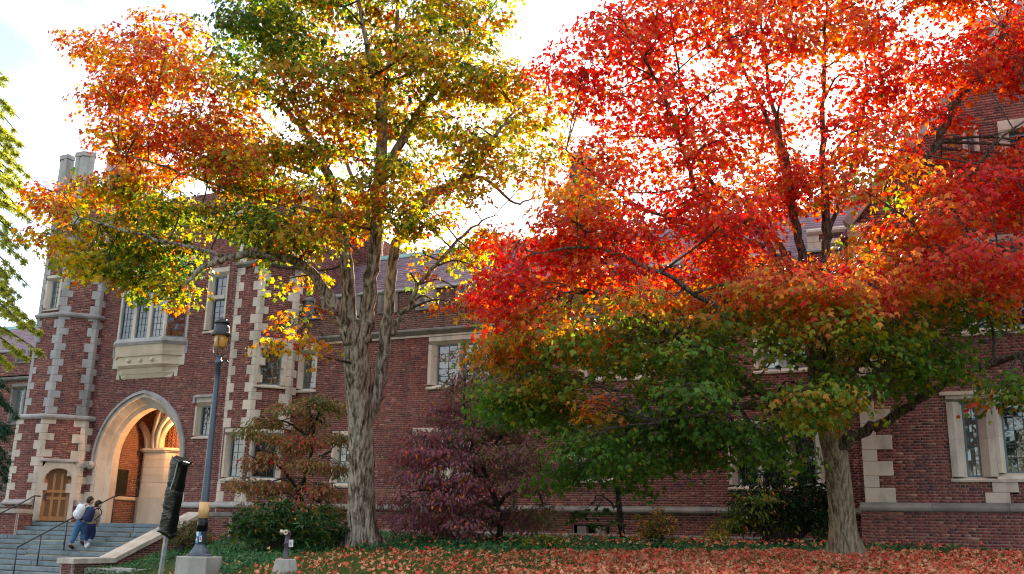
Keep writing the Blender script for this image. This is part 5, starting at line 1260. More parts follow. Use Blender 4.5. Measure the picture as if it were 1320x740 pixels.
def grow_crown(parent, skel, lobes, ctrl, stops, tpl, leafsize, spn, lpn, mat, twigmat, clamp, flat_=0.42, droop=0.35, spr=0.42, name='crown', jit=0.09, lobe_seed=0, shift=0.0, spread=0.75, sharp=1.0):
    """lobes: (point, radius, density). Every lobe gets a bough from the nearest limb, twigs, and sprays of leaves on the twigs"""
    tw = MB(); cx = np.array([c[:2] for c in ctrl], float); ct = np.array([c[2] for c in ctrl]); cs = np.array([c[3] for c in ctrl])
    LP, LN, LD, LS, LT = [], [], [], [], []
    for (c, R_, dn) in lobes:
        dv = skel[:, :3] - c; dist = np.linalg.norm(dv, axis=1) + 0.8 * np.maximum(0, skel[:, 2] - c[2]) + 3 * np.maximum(0, 0.015 - skel[:, 3]) * 20
        k = np.argmin(dist); a = skel[k, :3]; ra = min(skel[k, 3] * 0.6, 0.045)
        mid = (a + c) / 2 + rng.normal(0, 0.12, 3) + np.array([0, 0, 0.12])
        bp_ = spline([a, mid, c], 4); V, Fq = tube(bp_, np.linspace(max(ra, 0.014), 0.009, len(bp_)), 5); tw.add(V, Fq)
        n = max(3, int(spn * dn * R_ * R_)); out0 = unit((c - a)[None])[0]
        d = rng.normal(0, 1, (n, 3)); d[:, 2] *= 0.8; d = unit(d); rr = R_ * rng.uniform(0.25, 1.0, n) ** 0.6
        sc = c + d * rr[:, None] * np.array([1, 1, flat_]) + np.array([0, 0, -0.1]) * (rr / R_)[:, None] ** 2
        sc = clamp(sc); oo = unit(sc - c + 0.3 * out0 + 1e-6)
        for i in range(0, n):
            if i % 2 == 0:
                j = bp_[rng.integers(len(bp_) // 2, len(bp_))]; m_ = (j + sc[i]) / 2 + [0, 0, 0.08]
                V, Fq = tube(np.array([j, m_, sc[i]]), [0.008, 0.006, 0.004], 3); tw.add(V, Fq)
        sx_, sy_ = proj(sc); w = 1.0 / ((sx_[:, None] - cx[:, 0]) ** 2 + (sy_[:, None] - cx[:, 1]) ** 2 + 250) ** 1.6; w /= w.sum(1, keepdims=True)
        tm = w @ ct + shift + rng.normal(0, 1, n) * (w @ cs) * spread + rng.normal(0, 0.05)
        u_ = 2 * np.clip(tm, 0, 1) - 0.96; tm = 0.48 + 0.5 * np.sign(u_) * np.abs(u_) ** sharp
        # each spray: a flat fan of leaves around a short twig
        m = lpn; ang = rng.uniform(0, 2 * pi, (n, m)); r_ = spr * np.sqrt(rng.uniform(0.03, 1, (n, m)))
        tilt = rng.normal(0, 0.22, (n, 2)); h = (np.cos(ang) * tilt[:, :1] + np.sin(ang) * tilt[:, 1:]) * r_ - droop * r_ ** 2 / spr + rng.normal(0, 0.05, (n, m))
        dirh = np.stack([np.cos(ang), np.sin(ang), np.zeros_like(ang)], -1)
        P = sc[:, None, :] + dirh * r_[..., None] + np.array([0, 0, 1.0]) * h[..., None]
        Nn = np.array([0, 0, 0.55]) + oo[:, None, :] * 0.55 + dirh * 0.35 + rng.normal(0, 0.32, (n, m, 3))
        D = dirh * 0.6 + oo[:, None, :] * 0.4 + np.array([0, 0, -0.75]) + rng.normal(0, 0.35, (n, m, 3))
        LP.append(P.reshape(-1, 3)); LN.append(Nn.reshape(-1, 3)); LD.append(D.reshape(-1, 3))
        LS.append(leafsize * rng.uniform(0.5, 1.25, n * m)); LT.append((tm[:, None] + rng.normal(0, jit, (n, m))).ravel())
    P = clamp(np.vstack(LP)); t_ = np.clip(np.concatenate(LT), 0, 1)
    odd = rng.random(len(t_)) < 0.04; t_[odd] = np.clip(t_[odd] + rng.normal(0, 0.3, odd.sum()), 0, 1)
    col = palette(stops, t_) * rng.uniform(0.75, 1.2, (len(t_), 1))
    br = rng.random(len(t_)) < 0.05; col[br] = col[br] * 0.35 + np.array([.13, .07, .03]) * 0.65
    leaves(name, tpl, P, np.vstack(LN), np.vstack(LD), np.concatenate(LS), np.clip(col, 0, 1), mat, parent)
    o = tw.build('twigs', twigmat, parent); o['kind'] = 'stuff'
    return len(t_)
def lobes_in(poly, n, d0, dfun, R_, mind, holes=(), dens=None, seed=1, mrg=0):
    """clump centres spread through the crown: apart from each other, front and back"""
    g = np.random.default_rng(seed); poly = np.asarray(poly, float); out = []; acc = []
    lo, hi_ = poly.min(0), poly.max(0); tries = 0
    while len(out) < n and tries < 60000:
        tries += 1; x, y = g.uniform(lo, hi_)
        if not inside(poly, x, y): continue
        if mrg and not all(inside(poly, x + mrg * cos(a), y + mrg * sin(a)) for a in np.arange(8) * pi / 4): continue
        if any((x - hx) ** 2 + (y - hy) ** 2 < hr * hr for hx, hy, hr in holes): continue
        a, b_ = dfun(x, y); dd = g.uniform(a, b_)
        if any((x - q[0]) ** 2 + (y - q[1]) ** 2 + ((dd - q[2]) * 30) ** 2 < mind * mind for q in acc): continue
        acc.append((x, y, dd)); out.append((atd(x, y, d0 + dd), R_ * g.uniform(0.75, 1.2), 1.0 if dens is None else dens(x, y)))
    return out
def clamp_wall(P):
    P = P.copy()
    lim = np.where(P[:, 0] > -2.6, np.where(P[:, 2] < 15, YW - 0.25, 99), np.where(P[:, 2] < 9.9, YM - 0.3, YM + 0.7 + (P[:, 2] - 9.2) * 1.0))
    lim = np.where(P[:, 0] < -23.5, np.where(P[:, 2] < 15, 26.0, 99), lim)
    P[:, 1] = np.where(P[:, 1] > lim, lim - np.abs(P[:, 1] - lim) * 0.3, P[:, 1]); return P

# ---------------------------------------------------------------- yellow maple
YD = 24.0
b0 = atd(467, 700, YD)
ym = thing('maple_tree', b0, 'tall maple turning yellow and orange, with a thick pale flaky trunk', 'tree')
LY = [[(467, 712, 0, .44), (467, 690, 0, .37), (466, 640, 0, .32), (466, 580, 0, .30), (463, 520, 0, .295), (460, 470, 0, .32), (460, 435, 0, .29), (464, 412, 0, .26)],
      [(452, 440, -.1, .20), (440, 412, -.3, .165), (422, 380, -.5, .14), (399, 350, -.7, .12), (372, 334, -.9, .105), (330, 328, -1.1, .095), (292, 333, -1.4, .085), (258, 347, -1.7, .065), (238, 368, -1.9, .04), (225, 385, -2, .015)],
      [(453, 445, .1, .22), (452, 395, .1, .175), (448, 340, .2, .16), (440, 292, .3, .14), (424, 230, .5, .115), (411, 196, .6, .10), (385, 160, .7, .075), (345, 118, .8, .05), (305, 78, .8, .03), (270, 45, .8, .015)],
      [(468, 440, 0, .22), (474, 395, 0, .18), (481, 335, 0, .165), (487, 290, -.1, .155), (487, 250, -.1, .145), (492, 208, -.1, .14), (494, 160, -.2, .12), (488, 124, -.3, .095), (474, 66, -.4, .06), (462, 0, -.4, .045), (452, -60, -.4, .02)],
      [(472, 560, .05, .10), (483, 512, .18, .15), (491, 455, .25, .15), (497, 410, .3, .14), (504, 350, .35, .135), (512, 318, .4, .13), (534, 290, .4, .14), (558, 255, .3, .125), (590, 236, .2, .10), (612, 218, .1, .085), (623, 194, 0, .065), (640, 168, 0, .045), (664, 138, -.1, .02)],
      [(490, 240, -.1, .12), (500, 216, .1, .11), (525, 170, .3, .10), (549, 130, .5, .085), (573, 97, .6, .07), (600, 66, .7, .05), (622, 36, .8, .03), (640, 0, .8, .015)],
      [(494, 160, -.2, .10), (501, 95, 0, .075), (508, 55, .1, .06), (513, 0, .2, .045), (520, -60, .3, .02)],
      [(505, 432, .2, .07), (519, 408, .1, .07), (530, 396, 0, .065), (536, 368, -.1, .055), (560, 342, -.2, .045), (604, 302, -.3, .03), (642, 278, -.4, .012)],
      [(436, 280, .3, .07), (400, 268, 0, .055), (350, 262, -.3, .045), (290, 245, -.6, .035), (220, 215, -.9, .025), (140, 190, -1.2, .012)],
      [(424, 232, .5, .06), (380, 215, .9, .05), (310, 190, 1.2, .04), (230, 150, 1.5, .028), (150, 110, 1.7, .012)],
      [(300, 331, -1.3, .05), (240, 318, -1.6, .04), (170, 300, -1.9, .03), (90, 275, -2.2, .012)],
      [(411, 198, .6, .05), (380, 130, .2, .045), (350, 70, .1, .035), (330, 0, 0, .02), (318, -60, 0, .01)],
      [(590, 236, .2, .05), (628, 232, .4, .045), (664, 262, .5, .03), (700, 250, .6, .012)],
      [(487, 262, 0, .06), (455, 225, .8, .05), (430, 160, 1.4, .045), (405, 80, 1.9, .03), (395, 0, 2.2, .012)],
      [(437, 405, -.35, .05), (420, 400, -.9, .04), (395, 408, -1.5, .03), (365, 425, -1.9, .012)]]
sk = limbs_mesh(ym, YD, LY, M['bark'], roughf=bark_rough(3, 0.05, 11, b0[2]), first_sides=40)
PY = [(32, 258), (52, 230), (95, 232), (130, 228), (168, 224), (172, 200), (138, 186), (100, 172), (82, 138), (110, 115), (140, 108), (112, 66), (108, 14), (150, 30), (188, 50), (205, 0), (230, 20), (262, 70), (280, 90), (285, 0), (270, -80), (380, -150), (520, -170), (640, -120), (662, -40), (655, 40), (628, 100), (700, 72), (722, 92), (726, 150), (700, 200), (660, 235), (668, 285), (640, 318), (600, 345), (560, 335), (520, 340), (470, 315), (440, 320), (400, 345), (370, 330), (330, 312), (295, 318), (265, 345), (245, 385), (215, 380), (190, 372), (150, 362), (118, 345), (85, 322), (70, 285)]
HY = [(372, 140, 24), (322, 72, 30), (585, 280, 22), (620, 250, 24), (555, 205, 16), (402, 165, 18), (250, 60, 18), (360, 40, 10), (512, 190, 14), (640, 160, 12), (520, 300, 22), (480, 330, 26), (160, 90, 10), (660, 290, 18), (300, 30, 18)]
dY = lambda x, y: (-2.1 * sqrt(max(0.12, 1 - ((x - 420) / 390) ** 2)), 1.8 * sqrt(max(0.12, 1 - ((x - 420) / 390) ** 2)))
ly = lobes_in(PY, 178, YD, dY, 0.86, 32, HY, seed=5, mrg=5)
for x, y, dd, R_, dn in ((392, 428, -1.7, .55, .7), (352, 440, -1.9, .45, .6), (420, 440, -1.3, .4, .5), (372, 405, -1.6, .5, .5), (405, 395, -1.3, .45, .4), (415, 460, -1.2, .35, .4), (590, 372, 0, .6, .45), (560, 388, .2, .55, .4), (610, 402, -.2, .45, .45), (530, 352, .2, .6, .35), (548, 318, 0, .6, .4), (628, 352, -.2, .5, .45), (230, 375, -1.9, .6, 1), (208, 360, -2, .6, 1), (70, 265, -2, .5, 1.2), (55, 258, -2.1, .4, 1.2), (100, 330, -1.9, .6, 1.1), (400, 310, 1.2, .6, .6), (395, 350, 1.4, .6, .5), (365, 360, 1.0, .5, .5)):
    ly.append((atd(x, y, YD + dd), R_, dn))
CYL = [(60, 255, .80, .12), (110, 235, .72, .18), (100, 150, .90, .1), (130, 40, .84, .12), (160, 110, .90, .12), (210, 60, .80, .2), (250, 130, .88, .16), (220, 180, .92, .12), (150, 190, .70, .2), (150, 250, .60, .22), (100, 290, .34, .2), (90, 325, .55, .15), (150, 320, .22, .15), (200, 300, .24, .22), (200, 350, .24, .15), (235, 375, .38, .2), (280, 300, .20, .2), (300, 220, .62, .22), (310, 160, .70, .2), (330, 20, .15, .12), (310, 60, .2, .15), (380, 60, .34, .22), (360, 200, .42, .25), (330, 260, .22, .22), (420, 120, .55, .2), (430, 20, .40, .2), (470, 200, .42, .2), (540, 60, .42, .2), (600, 30, .48, .18), (640, 60, .5, .15), (560, 150, .45, .2), (600, 200, .38, .2), (640, 120, .5, .15), (690, 110, .6, .12), (700, 170, .62, .12), (550, 260, .55, .2), (620, 300, .62, .15), (560, 330, .55, .25), (390, 430, .68, .12), (590, 380, .68, .15), (440, 260, .55, .25), (400, 310, .40, .2), (620, 350, .66, .14)]
SY = [(0, (.05, .10, .016)), (.25, (.15, .21, .025)), (.42, (.42, .37, .035)), (.55, (.55, .36, .04)), (.70, (.54, .21, .035)), (.85, (.48, .10, .03)), (1, (.42, .05, .03))]
n1_ = grow_crown(ym, sk, ly, CYL, SY, MAPLE6, 0.138, 36, 17, M['leaf_gold'], M['twig'], clamp_wall, spr=0.35, lobe_seed=1, shift=-0.02, jit=.13, spread=1.15)

# ---------------------------------------------------------------- red maple
RD = 20.5
b1 = atd(1090, 719, RD)
rm = thing('maple_tree', b1, 'wide red maple with green lower boughs and a plain brown trunk in the leaf litter', 'tree')
LR = [[(1091, 728, 0, .37), (1089, 705, 0, .31), (1086, 670, 0, .27), (1082, 630, 0, .25), (1077, 590, 0, .245), (1072, 560, 0, .26), (1068, 540, 0, .24), (1066, 525, 0, .2)],
      [(1080, 575, -.1, .14), (1108, 560, -.3, .115), (1142, 545, -.6, .105), (1178, 518, -1, .09), (1222, 490, -1.4, .08), (1272, 470, -1.9, .08), (1330, 455, -2.4, .055), (1400, 430, -2.9, .02)],
      [(1066, 548, -.1, .13), (1030, 532, -.5, .11), (985, 508, -1.0, .095), (945, 478, -1.5, .08), (870, 432, -2.2, .06), (808, 392, -2.6, .035), (750, 372, -2.8, .014)],
      [(1062, 535, 0, .19), (1058, 490, 0, .17), (1056, 450, 0, .16), (1050, 410, .05, .14), (1036, 372, .1, .11), (1030, 330, .15, .095), (1022, 280, .2, .08), (1015, 210, .3, .06), (1000, 140, .4, .045), (988, 60, .5, .03), (975, -30, .6, .012)],
      [(1068, 535, .05, .17), (1066, 480, .1, .15), (1062, 420, .1, .135), (1060, 360, .15, .11), (1068, 310, .2, .095), (1066, 250, .2, .08), (1062, 180, .2, .06), (1060, 90, .3, .04), (1062, 0, .3, .02), (1064, -60, .3, .01)],
      [(1072, 525, .1, .12), (1095, 470, .2, .11), (1112, 400, .3, .10), (1135, 310, .4, .095), (1166, 236, .5, .09), (1206, 193, .5, .085), (1235, 128, .6, .075), (1265, 84, .6, .055), (1292, 34, .7, .04), (1315, -20, .8, .015)],
      [(1040, 385, .1, .085), (990, 320, 0, .07), (955, 285, -.1, .06), (912, 262, -.2, .055), (888, 205, -.3, .045), (862, 140, -.3, .036), (820, 66, -.4, .025), (793, 10, -.4, .012)],
      [(1030, 350, .2, .075), (960, 262, .8, .06), (915, 235, 1.1, .05), (893, 180, 1.3, .04), (875, 88, 1.5, .028), (862, 0, 1.7, .012)],
      [(1026, 300, .2, .07), (999, 178, .9, .05), (968, 105, 1.2, .04), (940, 40, 1.5, .028), (925, -30, 1.6, .012)],
      [(985, 318, 0, .05), (900, 295, -.5, .04), (820, 262, -.9, .032), (760, 220, -1.2, .022), (715, 180, -1.4, .01)],
      [(1062, 478, -.1, .07), (990, 440, -1.4, .06), (930, 400, -2.0, .05), (850, 350, -2.6, .04), (760, 320, -3.0, .028), (680, 330, -3.2, .012)],
      [(1064, 545, .1, .08), (1010, 530, .8, .065), (930, 520, 1.4, .055), (850, 510, 1.9, .04), (760, 500, 2.3, .025), (690, 505, 2.6, .01)],
      [(1066, 540, -.2, .08), (1030, 520, -1.2, .065), (990, 520, -2.0, .05), (930, 530, -2.8, .035), (850, 545, -3.4, .015)],
      [(1070, 500, -.2, .08), (1120, 450, -1.2, .07), (1180, 390, -2.2, .055), (1250, 340, -3.2, .04), (1320, 310, -4.0, .025), (1390, 290, -4.5, .01)],
      [(1135, 312, .4, .05), (1180, 300, -.5, .05), (1225, 260, -1.2, .045), (1262, 215, -1.8, .035), (1290, 175, -2.2, .025), (1340, 140, -2.6, .012)],
      [(1068, 300, .2, .05), (1095, 240, .4, .045), (1105, 160, .5, .035), (1120, 80, .6, .022), (1130, 0, .7, .01)],
      [(1066, 520, -.3, .06), (1090, 490, -1.6, .05), (1110, 470, -2.6, .04), (1140, 480, -3.2, .015)],
      [(1080, 560, .1, .07), (1130, 505, .4, .06), (1190, 470, .6, .05), (1260, 440, .8, .035), (1330, 420, 1.0, .015)]]
M['limb'] = mat_bark('shaded_limb_bark', (0.035, 0.027, 0.022), (0.10, 0.078, 0.06), (0.20, 0.16, 0.125), 4)  # limb bark darkened to paint in the shade under the crown
sk = limbs_mesh(rm, RD, LR, M['bark2'], lmat=M['limb'], roughf=bark_rough(9, 0.045, 9, b1[2]), first_sides=32)
PR = [(618, 420), (612, 365), (640, 330), (625, 318), (655, 280), (650, 250), (690, 245), (700, 215), (676, 185), (690, 165), (722, 150), (715, 100), (718, 50), (755, 30), (770, -40), (830, -130), (1000, -190), (1200, -170), (1380, -90), (1440, 80), (1440, 330), (1400, 420), (1330, 395), (1260, 420), (1225, 470), (1170, 500), (1120, 510), (1085, 520), (1040, 560), (1010, 580), (940, 570), (870, 580), (800, 610), (740, 625), (700, 610), (720, 570), (690, 545), (640, 545), (605, 530), (615, 480), (655, 470)]
HR = [(985, 118, 22), (1000, 185, 14), (880, 190, 12), (1060, 275, 24), (700, 260, 12), (940, 270, 12), (840, 440, 16), (960, 590, 30), (1050, 450, 26), (985, 492, 18), (1010, 405, 14), (1140, 470, 14), (1290, 400, 36), (1215, 400, 22), (1240, 170, 34), (1205, 530, 60), (770, 130, 10), (1040, 120, 14), (860, 90, 10), (1160, 60, 14), (1210, 40, 16), (925, 205, 12), (760, 470, 12)]
def dR(x, y):
    s_ = sqrt(max(0.15, 1 - ((x - 1040) / 460) ** 2))
    if y < 240: s_ *= 0.6
    return (-4.2 * s_ - 0.4, (3.6 * s_ if x < 1080 else 1.5))
lr = lobes_in(PR, 245, RD, dR, 0.86, 31, HR, dens=lambda x, y: 0.72 if y < 240 and x < 1090 else 1.0, seed=12, mrg=14)
for x, y, dd, R_, dn in ((650, 345, -3, .6, 1.2), (650, 445, -1.5, .6, 1.1), (690, 430, -2.2, .65, 1.1), (735, 440, -2.6, .6, 1.1), (690, 475, -1.8, .6, 1.1), (730, 485, -2.4, .6, 1.1), (775, 460, -2.8, .55, 1), (660, 500, -.8, .55, 1.1), (705, 520, -1.4, .6, 1.1), (750, 540, -1.5, .6, 1.1), (800, 520, -2.2, .6, 1.1), (840, 490, -2.8, .6, 1), (815, 440, -3, .5, 1), (870, 475, -3, .5, 1), (680, 400, -2.8, .55, 1.1), (720, 390, -3, .55, 1.1), (635, 440, -1.2, .5, 1.1), (632, 370, -2.8, .45, 1.2), (640, 400, -2.6, .5, 1.1), (770, 515, -3.2, .35, 1), (775, 600, -1, .6, 1), (730, 600, -.5, .6, 1), (710, 615, -.3, .5, .9), (655, 525, .5, .6, 1.0), (625, 520, .8, .45, 1.0), (625, 455, -1, .5, 1), (640, 490, -.5, .55, 1), (670, 450, -1.5, .6, 1), (900, 560, -2.5, .7, 1), (950, 550, -3, .7, 1), (1000, 545, -3, .6, .8), (1060, 500, -2.9, .6, 1.2), (1100, 480, -3.2, .6, 1.2), (1140, 440, -3.3, .6, 1.2), (1170, 420, -3, .6, 1.1), (1190, 470, -2.5, .6, 1.1), (1210, 448, -2.8, .55, 1.1), (1160, 462, -3.0, .55, 1.1), (1120, 430, -3.0, .5, 1), (1090, 455, -3.2, .45, .9), (1050, 520, -2.6, .4, 1), (1240, 480, -2.6, .5, .8), (1290, 500, -3.2, .55, 1.1), (1262, 512, -3.0, .35, 1), (1320, 480, -3.4, .6, 1), (1200, 340, -4, .7, 1.2), (1130, 370, -3.8, .6, 1.2), (1270, 320, -4.4, .8, 1.2), (1320, 340, -4.6, .7, 1.2), (1250, 230, -3.4, .8, 1.2), (1310, 230, -3.4, .8, 1.1), (900, 578, -2.2, .5, 1), (945, 588, -2.6, .5, 1), (985, 582, -2.8, .45, 1), (1012, 566, -2.6, .45, 1), (870, 590, -1.6, .5, 1), (1035, 592, -2.2, .3, .6), (850, 590, -2, .5, .9), (820, 620, -1, .5, .8)):
    lr.append((atd(x, y, RD + dd), R_, dn))
CRL = [(1100, 412, .26, .1), (1180, 408, .30, .12), (1240, 412, .26, .12), (1000, 402, .48, .2), (940, 425, .28, .15), (640, 360, .95, .05), (640, 400, .88, .08), (700, 330, .95, .06), (680, 290, .85, .12), (660, 250, .62, .1), (700, 200, .82, .1), (740, 240, .60, .14), (760, 300, .78, .12), (730, 60, .92, .06), (800, 40, .86, .07), (900, 60, .84, .08), (850, 150, .86, .08), (780, 180, .84, .1), (930, 160, .86, .08), (1000, 60, .84, .08), (960, 220, .78, .12), (900, 280, .90, .08), (820, 310, .92, .07), (860, 350, .90, .1), (780, 360, .80, .15), (720, 380, .74, .18), (950, 345, .88, .1), (660, 430, .50, .25), (760, 400, .32, .2), (820, 380, .50, .2), (700, 450, .30, .2), (780, 470, .18, .14), (640, 480, .4, .2), (630, 520, .12, .08), (770, 515, .74, .08), (720, 560, .08, .06), (850, 430, .16, .16), (900, 400, .46, .25), (800, 500, .1, .1), (900, 520, .08, .06), (960, 500, .12, .08), (950, 380, .60, .2), (900, 470, .15, .12), (960, 450, .18, .15), (1010, 420, .34, .2), (1000, 490, .14, .12), (1100, 495, .28, .1), (1120, 470, .24, .08), (1150, 430, .28, .1), (900, 560, .08, .05), (800, 580, .08, .05), (740, 610, .08, .05), (1040, 525, .37, .14), (1065, 508, .37, .12), (1185, 450, .30, .12), (1010, 505, .34, .14), (1000, 560, .1, .08), (1060, 390, .6, .2), (1020, 330, .85, .12), (1080, 330, .70, .2), (1100, 130, .90, .06), (1150, 60, .84, .08), (1060, 40, .74, .1), (1110, 200, .66, .22), (1150, 240, .60, .24), (1080, 250, .80, .14), (1200, 330, .88, .06), (1140, 380, .86, .07), (1260, 320, .86, .07), (1310, 350, .84, .08), (1250, 230, .92, .05), (1310, 220, .92, .05), (1310, 100, .86, .06), (1220, 100, .88, .06), (1200, 180, .80, .14), (1240, 440, .14, .12), (1200, 430, .2, .12), (1290, 490, .2, .08), (1265, 515, .5, .12), (1190, 480, .14, .1), (1330, 460, .2, .12), (1010, 250, .88, .07), (960, 300, .92, .06), (1040, 200, .84, .1)]  # yellow-green points beside the trunk paint in the sky-lit leaves
SR = [(0, (.06, .14, .022)), (.18, (.10, .20, .026)), (.32, (.24, .30, .032)), (.45, (.40, .24, .03)), (.60, (.58, .24, .04)), (.74, (.62, .13, .04)), (.86, (.58, .05, .038)), (1, (.50, .028, .042))]
n2_ = grow_crown(rm, sk, lr, CRL, SR, MAPLE8, 0.115, 39, 17, M['leaf'], M['twig'], clamp_wall, spr=0.36, lobe_seed=2, droop=0.5, sharp=0.72, shift=-0.02)

# ---------------------------------------------------------------- understorey trees and shrubs
def small_tree(name, label, cat, d0, limbs, poly, nl, dspan, R_, mind, ctrl, stops, tpl, ls, spn, lpn, mat=None, bark='bark_dark', seed=3, extra=(), spr=0.36, droop=0.3, flat_=0.4, holes=(), jit=0.1, group=None):
    bx_, by_ = limbs[0][0][:2]; b_ = atd(bx_, by_, d0)
    tr = thing(name, b_, label, cat, group)
    sk_ = limbs_mesh(tr, d0, limbs, M[bark], sides=7, name='stem')
    lb_ = lobes_in(poly, nl, d0, lambda x, y: dspan, R_, mind, holes, seed=seed) + [(atd(x, y, d0 + dd), r_, dn) for x, y, dd, r_, dn in extra]
    grow_crown(tr, sk_, lb_, ctrl, stops, tpl, ls, spn, lpn, mat or M['leaf_thick'], M['twig'], clamp_wall, flat_=flat_, droop=droop, spr=spr, jit=jit, name='foliage' if cat == 'shrub' else 'crown')
    return tr
SD = [(0, (.07, .11, .025)), (.3, (.19, .19, .045)), (.5, (.34, .19, .07)), (.7, (.42, .16, .09)), (.85, (.55, .10, .07)), (1, (.55, .03, .05))]
small_tree('dogwood_tree', 'low dogwood in layered rusty green tiers beside the corner turret', 'tree', 26.5,
    [[(392, 702, 0, .09), (394, 672, 0, .075), (388, 640, 0, .065), (394, 612, 0, .055), (402, 580, 0, .045), (404, 550, 0, .035), (396, 520, 0, .012)],
     [(388, 640, 0, .05), (370, 610, -.3, .04), (345, 595, -.6, .025), (318, 585, -.8, .01)], [(398, 600, 0, .04), (415, 590, .3, .03), (432, 575, .5, .012)],
     [(402, 565, 0, .035), (370, 545, -.4, .025), (330, 540, -.7, .01)], [(404, 545, 0, .03), (420, 525, .3, .02), (440, 508, .5, .008)], [(392, 625, 0, .04), (400, 640, -.7, .03), (415, 650, -1.1, .01)]],
    [(395, 640), (400, 640), (400, 645)], 0, (0, 0), 0.6, 26, [(330, 545, .30, .15), (400, 510, .36, .2), (420, 530, .25, .2), (440, 580, .35, .2), (400, 560, .70, .16), (350, 590, .55, .16), (330, 630, .5, .15), (400, 620, .64, .12), (400, 655, .66, .1), (415, 600, .35, .15)], SD, OVAL, 0.125, 120, 16, bark='bark_dark', seed=8, spr=0.30, flat_=0.2, droop=.55,
    extra=[(x_, y_, dd_, r_, 1.0) for x_, y_, dd_, r_ in ((405, 512, .1, .5), (372, 522, -.3, .45), (436, 520, .3, .45), (345, 538, -.5, .42), (322, 552, -.8, .32), (405, 538, .2, .4), (400, 562, -.2, .5), (432, 560, .4, .45), (375, 570, .3, .4), (352, 585, -.6, .45), (322, 590, -.7, .3), (395, 592, -.7, .5), (430, 598, .2, .42), (312, 618, -.8, .32), (340, 622, -.5, .5), (378, 622, .4, .42), (410, 625, -.6, .5), (438, 630, .2, .3), (330, 645, -.9, .3), (372, 646, -.8, .45), (412, 648, -.9, .48), (392, 664, -1.1, .4), (432, 655, -.5, .3), (355, 560, .5, .35))])
SP = [(0, (.08, .12, .03)), (.25, (.20, .18, .055)), (.45, (.24, .105, .11)), (.65, (.27, .11, .15)), (.85, (.42, .11, .12)), (.94, (.50, .07, .03)), (1, (.6, .2, .04))]
small_tree('dogwood_tree', 'wide purple leaved dogwood spreading in front of the middle wing right of the pale trunk', 'tree', 25.2,
    [[(640, 706, 0, .10), (645, 680, 0, .085), (640, 650, 0, .075), (630, 622, 0, .06), (618, 590, 0, .05), (605, 560, 0, .035), (598, 520, 0, .025), (602, 460, .1, .01)],
     [(642, 660, 0, .06), (600, 640, -.4, .045), (560, 630, -.7, .03), (515, 640, -.9, .01)], [(640, 650, 0, .06), (672, 630, -.3, .045), (695, 640, -.7, .03), (705, 660, -1, .01)],
     [(628, 620, 0, .045), (590, 590, -.4, .035), (550, 575, -.6, .02), (520, 590, -.7, .01)], [(620, 595, 0, .04), (650, 560, .3, .03), (670, 530, .4, .012)], [(640, 665, -.2, .05), (630, 680, -1.0, .035), (640, 690, -1.5, .012)]],
    [(505, 640), (520, 600), (510, 575), (540, 545), (560, 500), (600, 475), (640, 480), (660, 520), (690, 560), (700, 610), (705, 650), (690, 665), (655, 690), (600, 690), (560, 675), (520, 668)],
    64, (-1.7, 1.5), 0.55, 23, [(600, 490, .35, .2), (560, 520, .55, .15), (540, 560, .72, .15), (520, 640, .62, .15), (580, 600, .6, .15), (640, 590, .45, .25), (640, 560, .3, .25), (600, 650, .64, .12), (660, 650, .62, .14), (640, 685, .62, .14), (690, 630, .5, .2), (700, 650, .3, .2)], SP, OVAL, 0.115, 74, 16, seed=4, spr=0.36, flat_=0.24, droop=.5, jit=.13,
    extra=[(615, 545, .6, .5, .8), (590, 520, .6, .5, .8), (650, 540, .4, .5, .7), (600, 480, .3, .5, .8), (620, 455, .3, .5, .8), (590, 450, .2, .4, .6), (640, 470, .2, .5, .8), (575, 495, .2, .4, .6)])
SG = [(0, (.03, .065, .018)), (.4, (.06, .12, .02)), (.7, (.2, .22, .03)), (.85, (.5, .3, .04)), (1, (.55, .09, .03))]
small_tree('young_tree', 'slim dark stemmed young tree in front of the wall left of the brown trunk', 'tree', 25.5,
    [[(803, 706, 0, .09), (800, 670, 0, .08), (797, 640, 0, .07), (795, 610, 0, .06), (792, 570, 0, .045), (790, 540, 0, .015)], [(797, 640, 0, .035), (815, 622, .2, .025), (835, 612, .4, .01)], [(798, 655, 0, .035), (775, 640, .1, .02), (758, 650, .2, .01)]],
    [(740, 560), (780, 530), (830, 540), (840, 590), (800, 610), (750, 610)], 12, (-.8, .8), .6, 26, [(790, 560, .2, .15), (760, 600, .15, .1)], SG, MAPLE8, 0.13, 26, 13, seed=6,
    extra=[(770, 655, .2, .4, .5), (785, 672, 0, .3, .5), (750, 660, .3, .35, .5)])
small_tree('young_tree', 'thin leaning young tree with olive leaves and yellow tips by the dark shrub', 'tree', 24.6,
    [[(985, 704, 0, .05), (984, 670, 0, .045), (985, 640, 0, .04), (990, 610, 0, .03), (992, 585, 0, .012)], [(984, 660, 0, .03), (965, 650, -.3, .022), (940, 665, -.6, .015), (918, 682, -.9, .008)], [(985, 645, 0, .025), (1005, 655, -.3, .018), (1022, 668, -.5, .008)], [(986, 640, 0, .025), (975, 632, -.3, .018), (955, 640, -.4, .008)]],
    [(955, 632), (990, 620), (1000, 640), (985, 660), (945, 675), (915, 690), (920, 676), (945, 655)], 13, (-.8, .2), .34, 15, [(975, 635, .45, .15), (950, 660, .5, .15), (920, 685, .78, .15), (990, 665, .75, .15)], SG, OVAL, 0.13, 90, 10, seed=9, spr=.24, extra=[(1015, 668, -.5, .22, .8), (1000, 672, -.4, .22, .8), (1035, 675, -.4, .2, .6)])
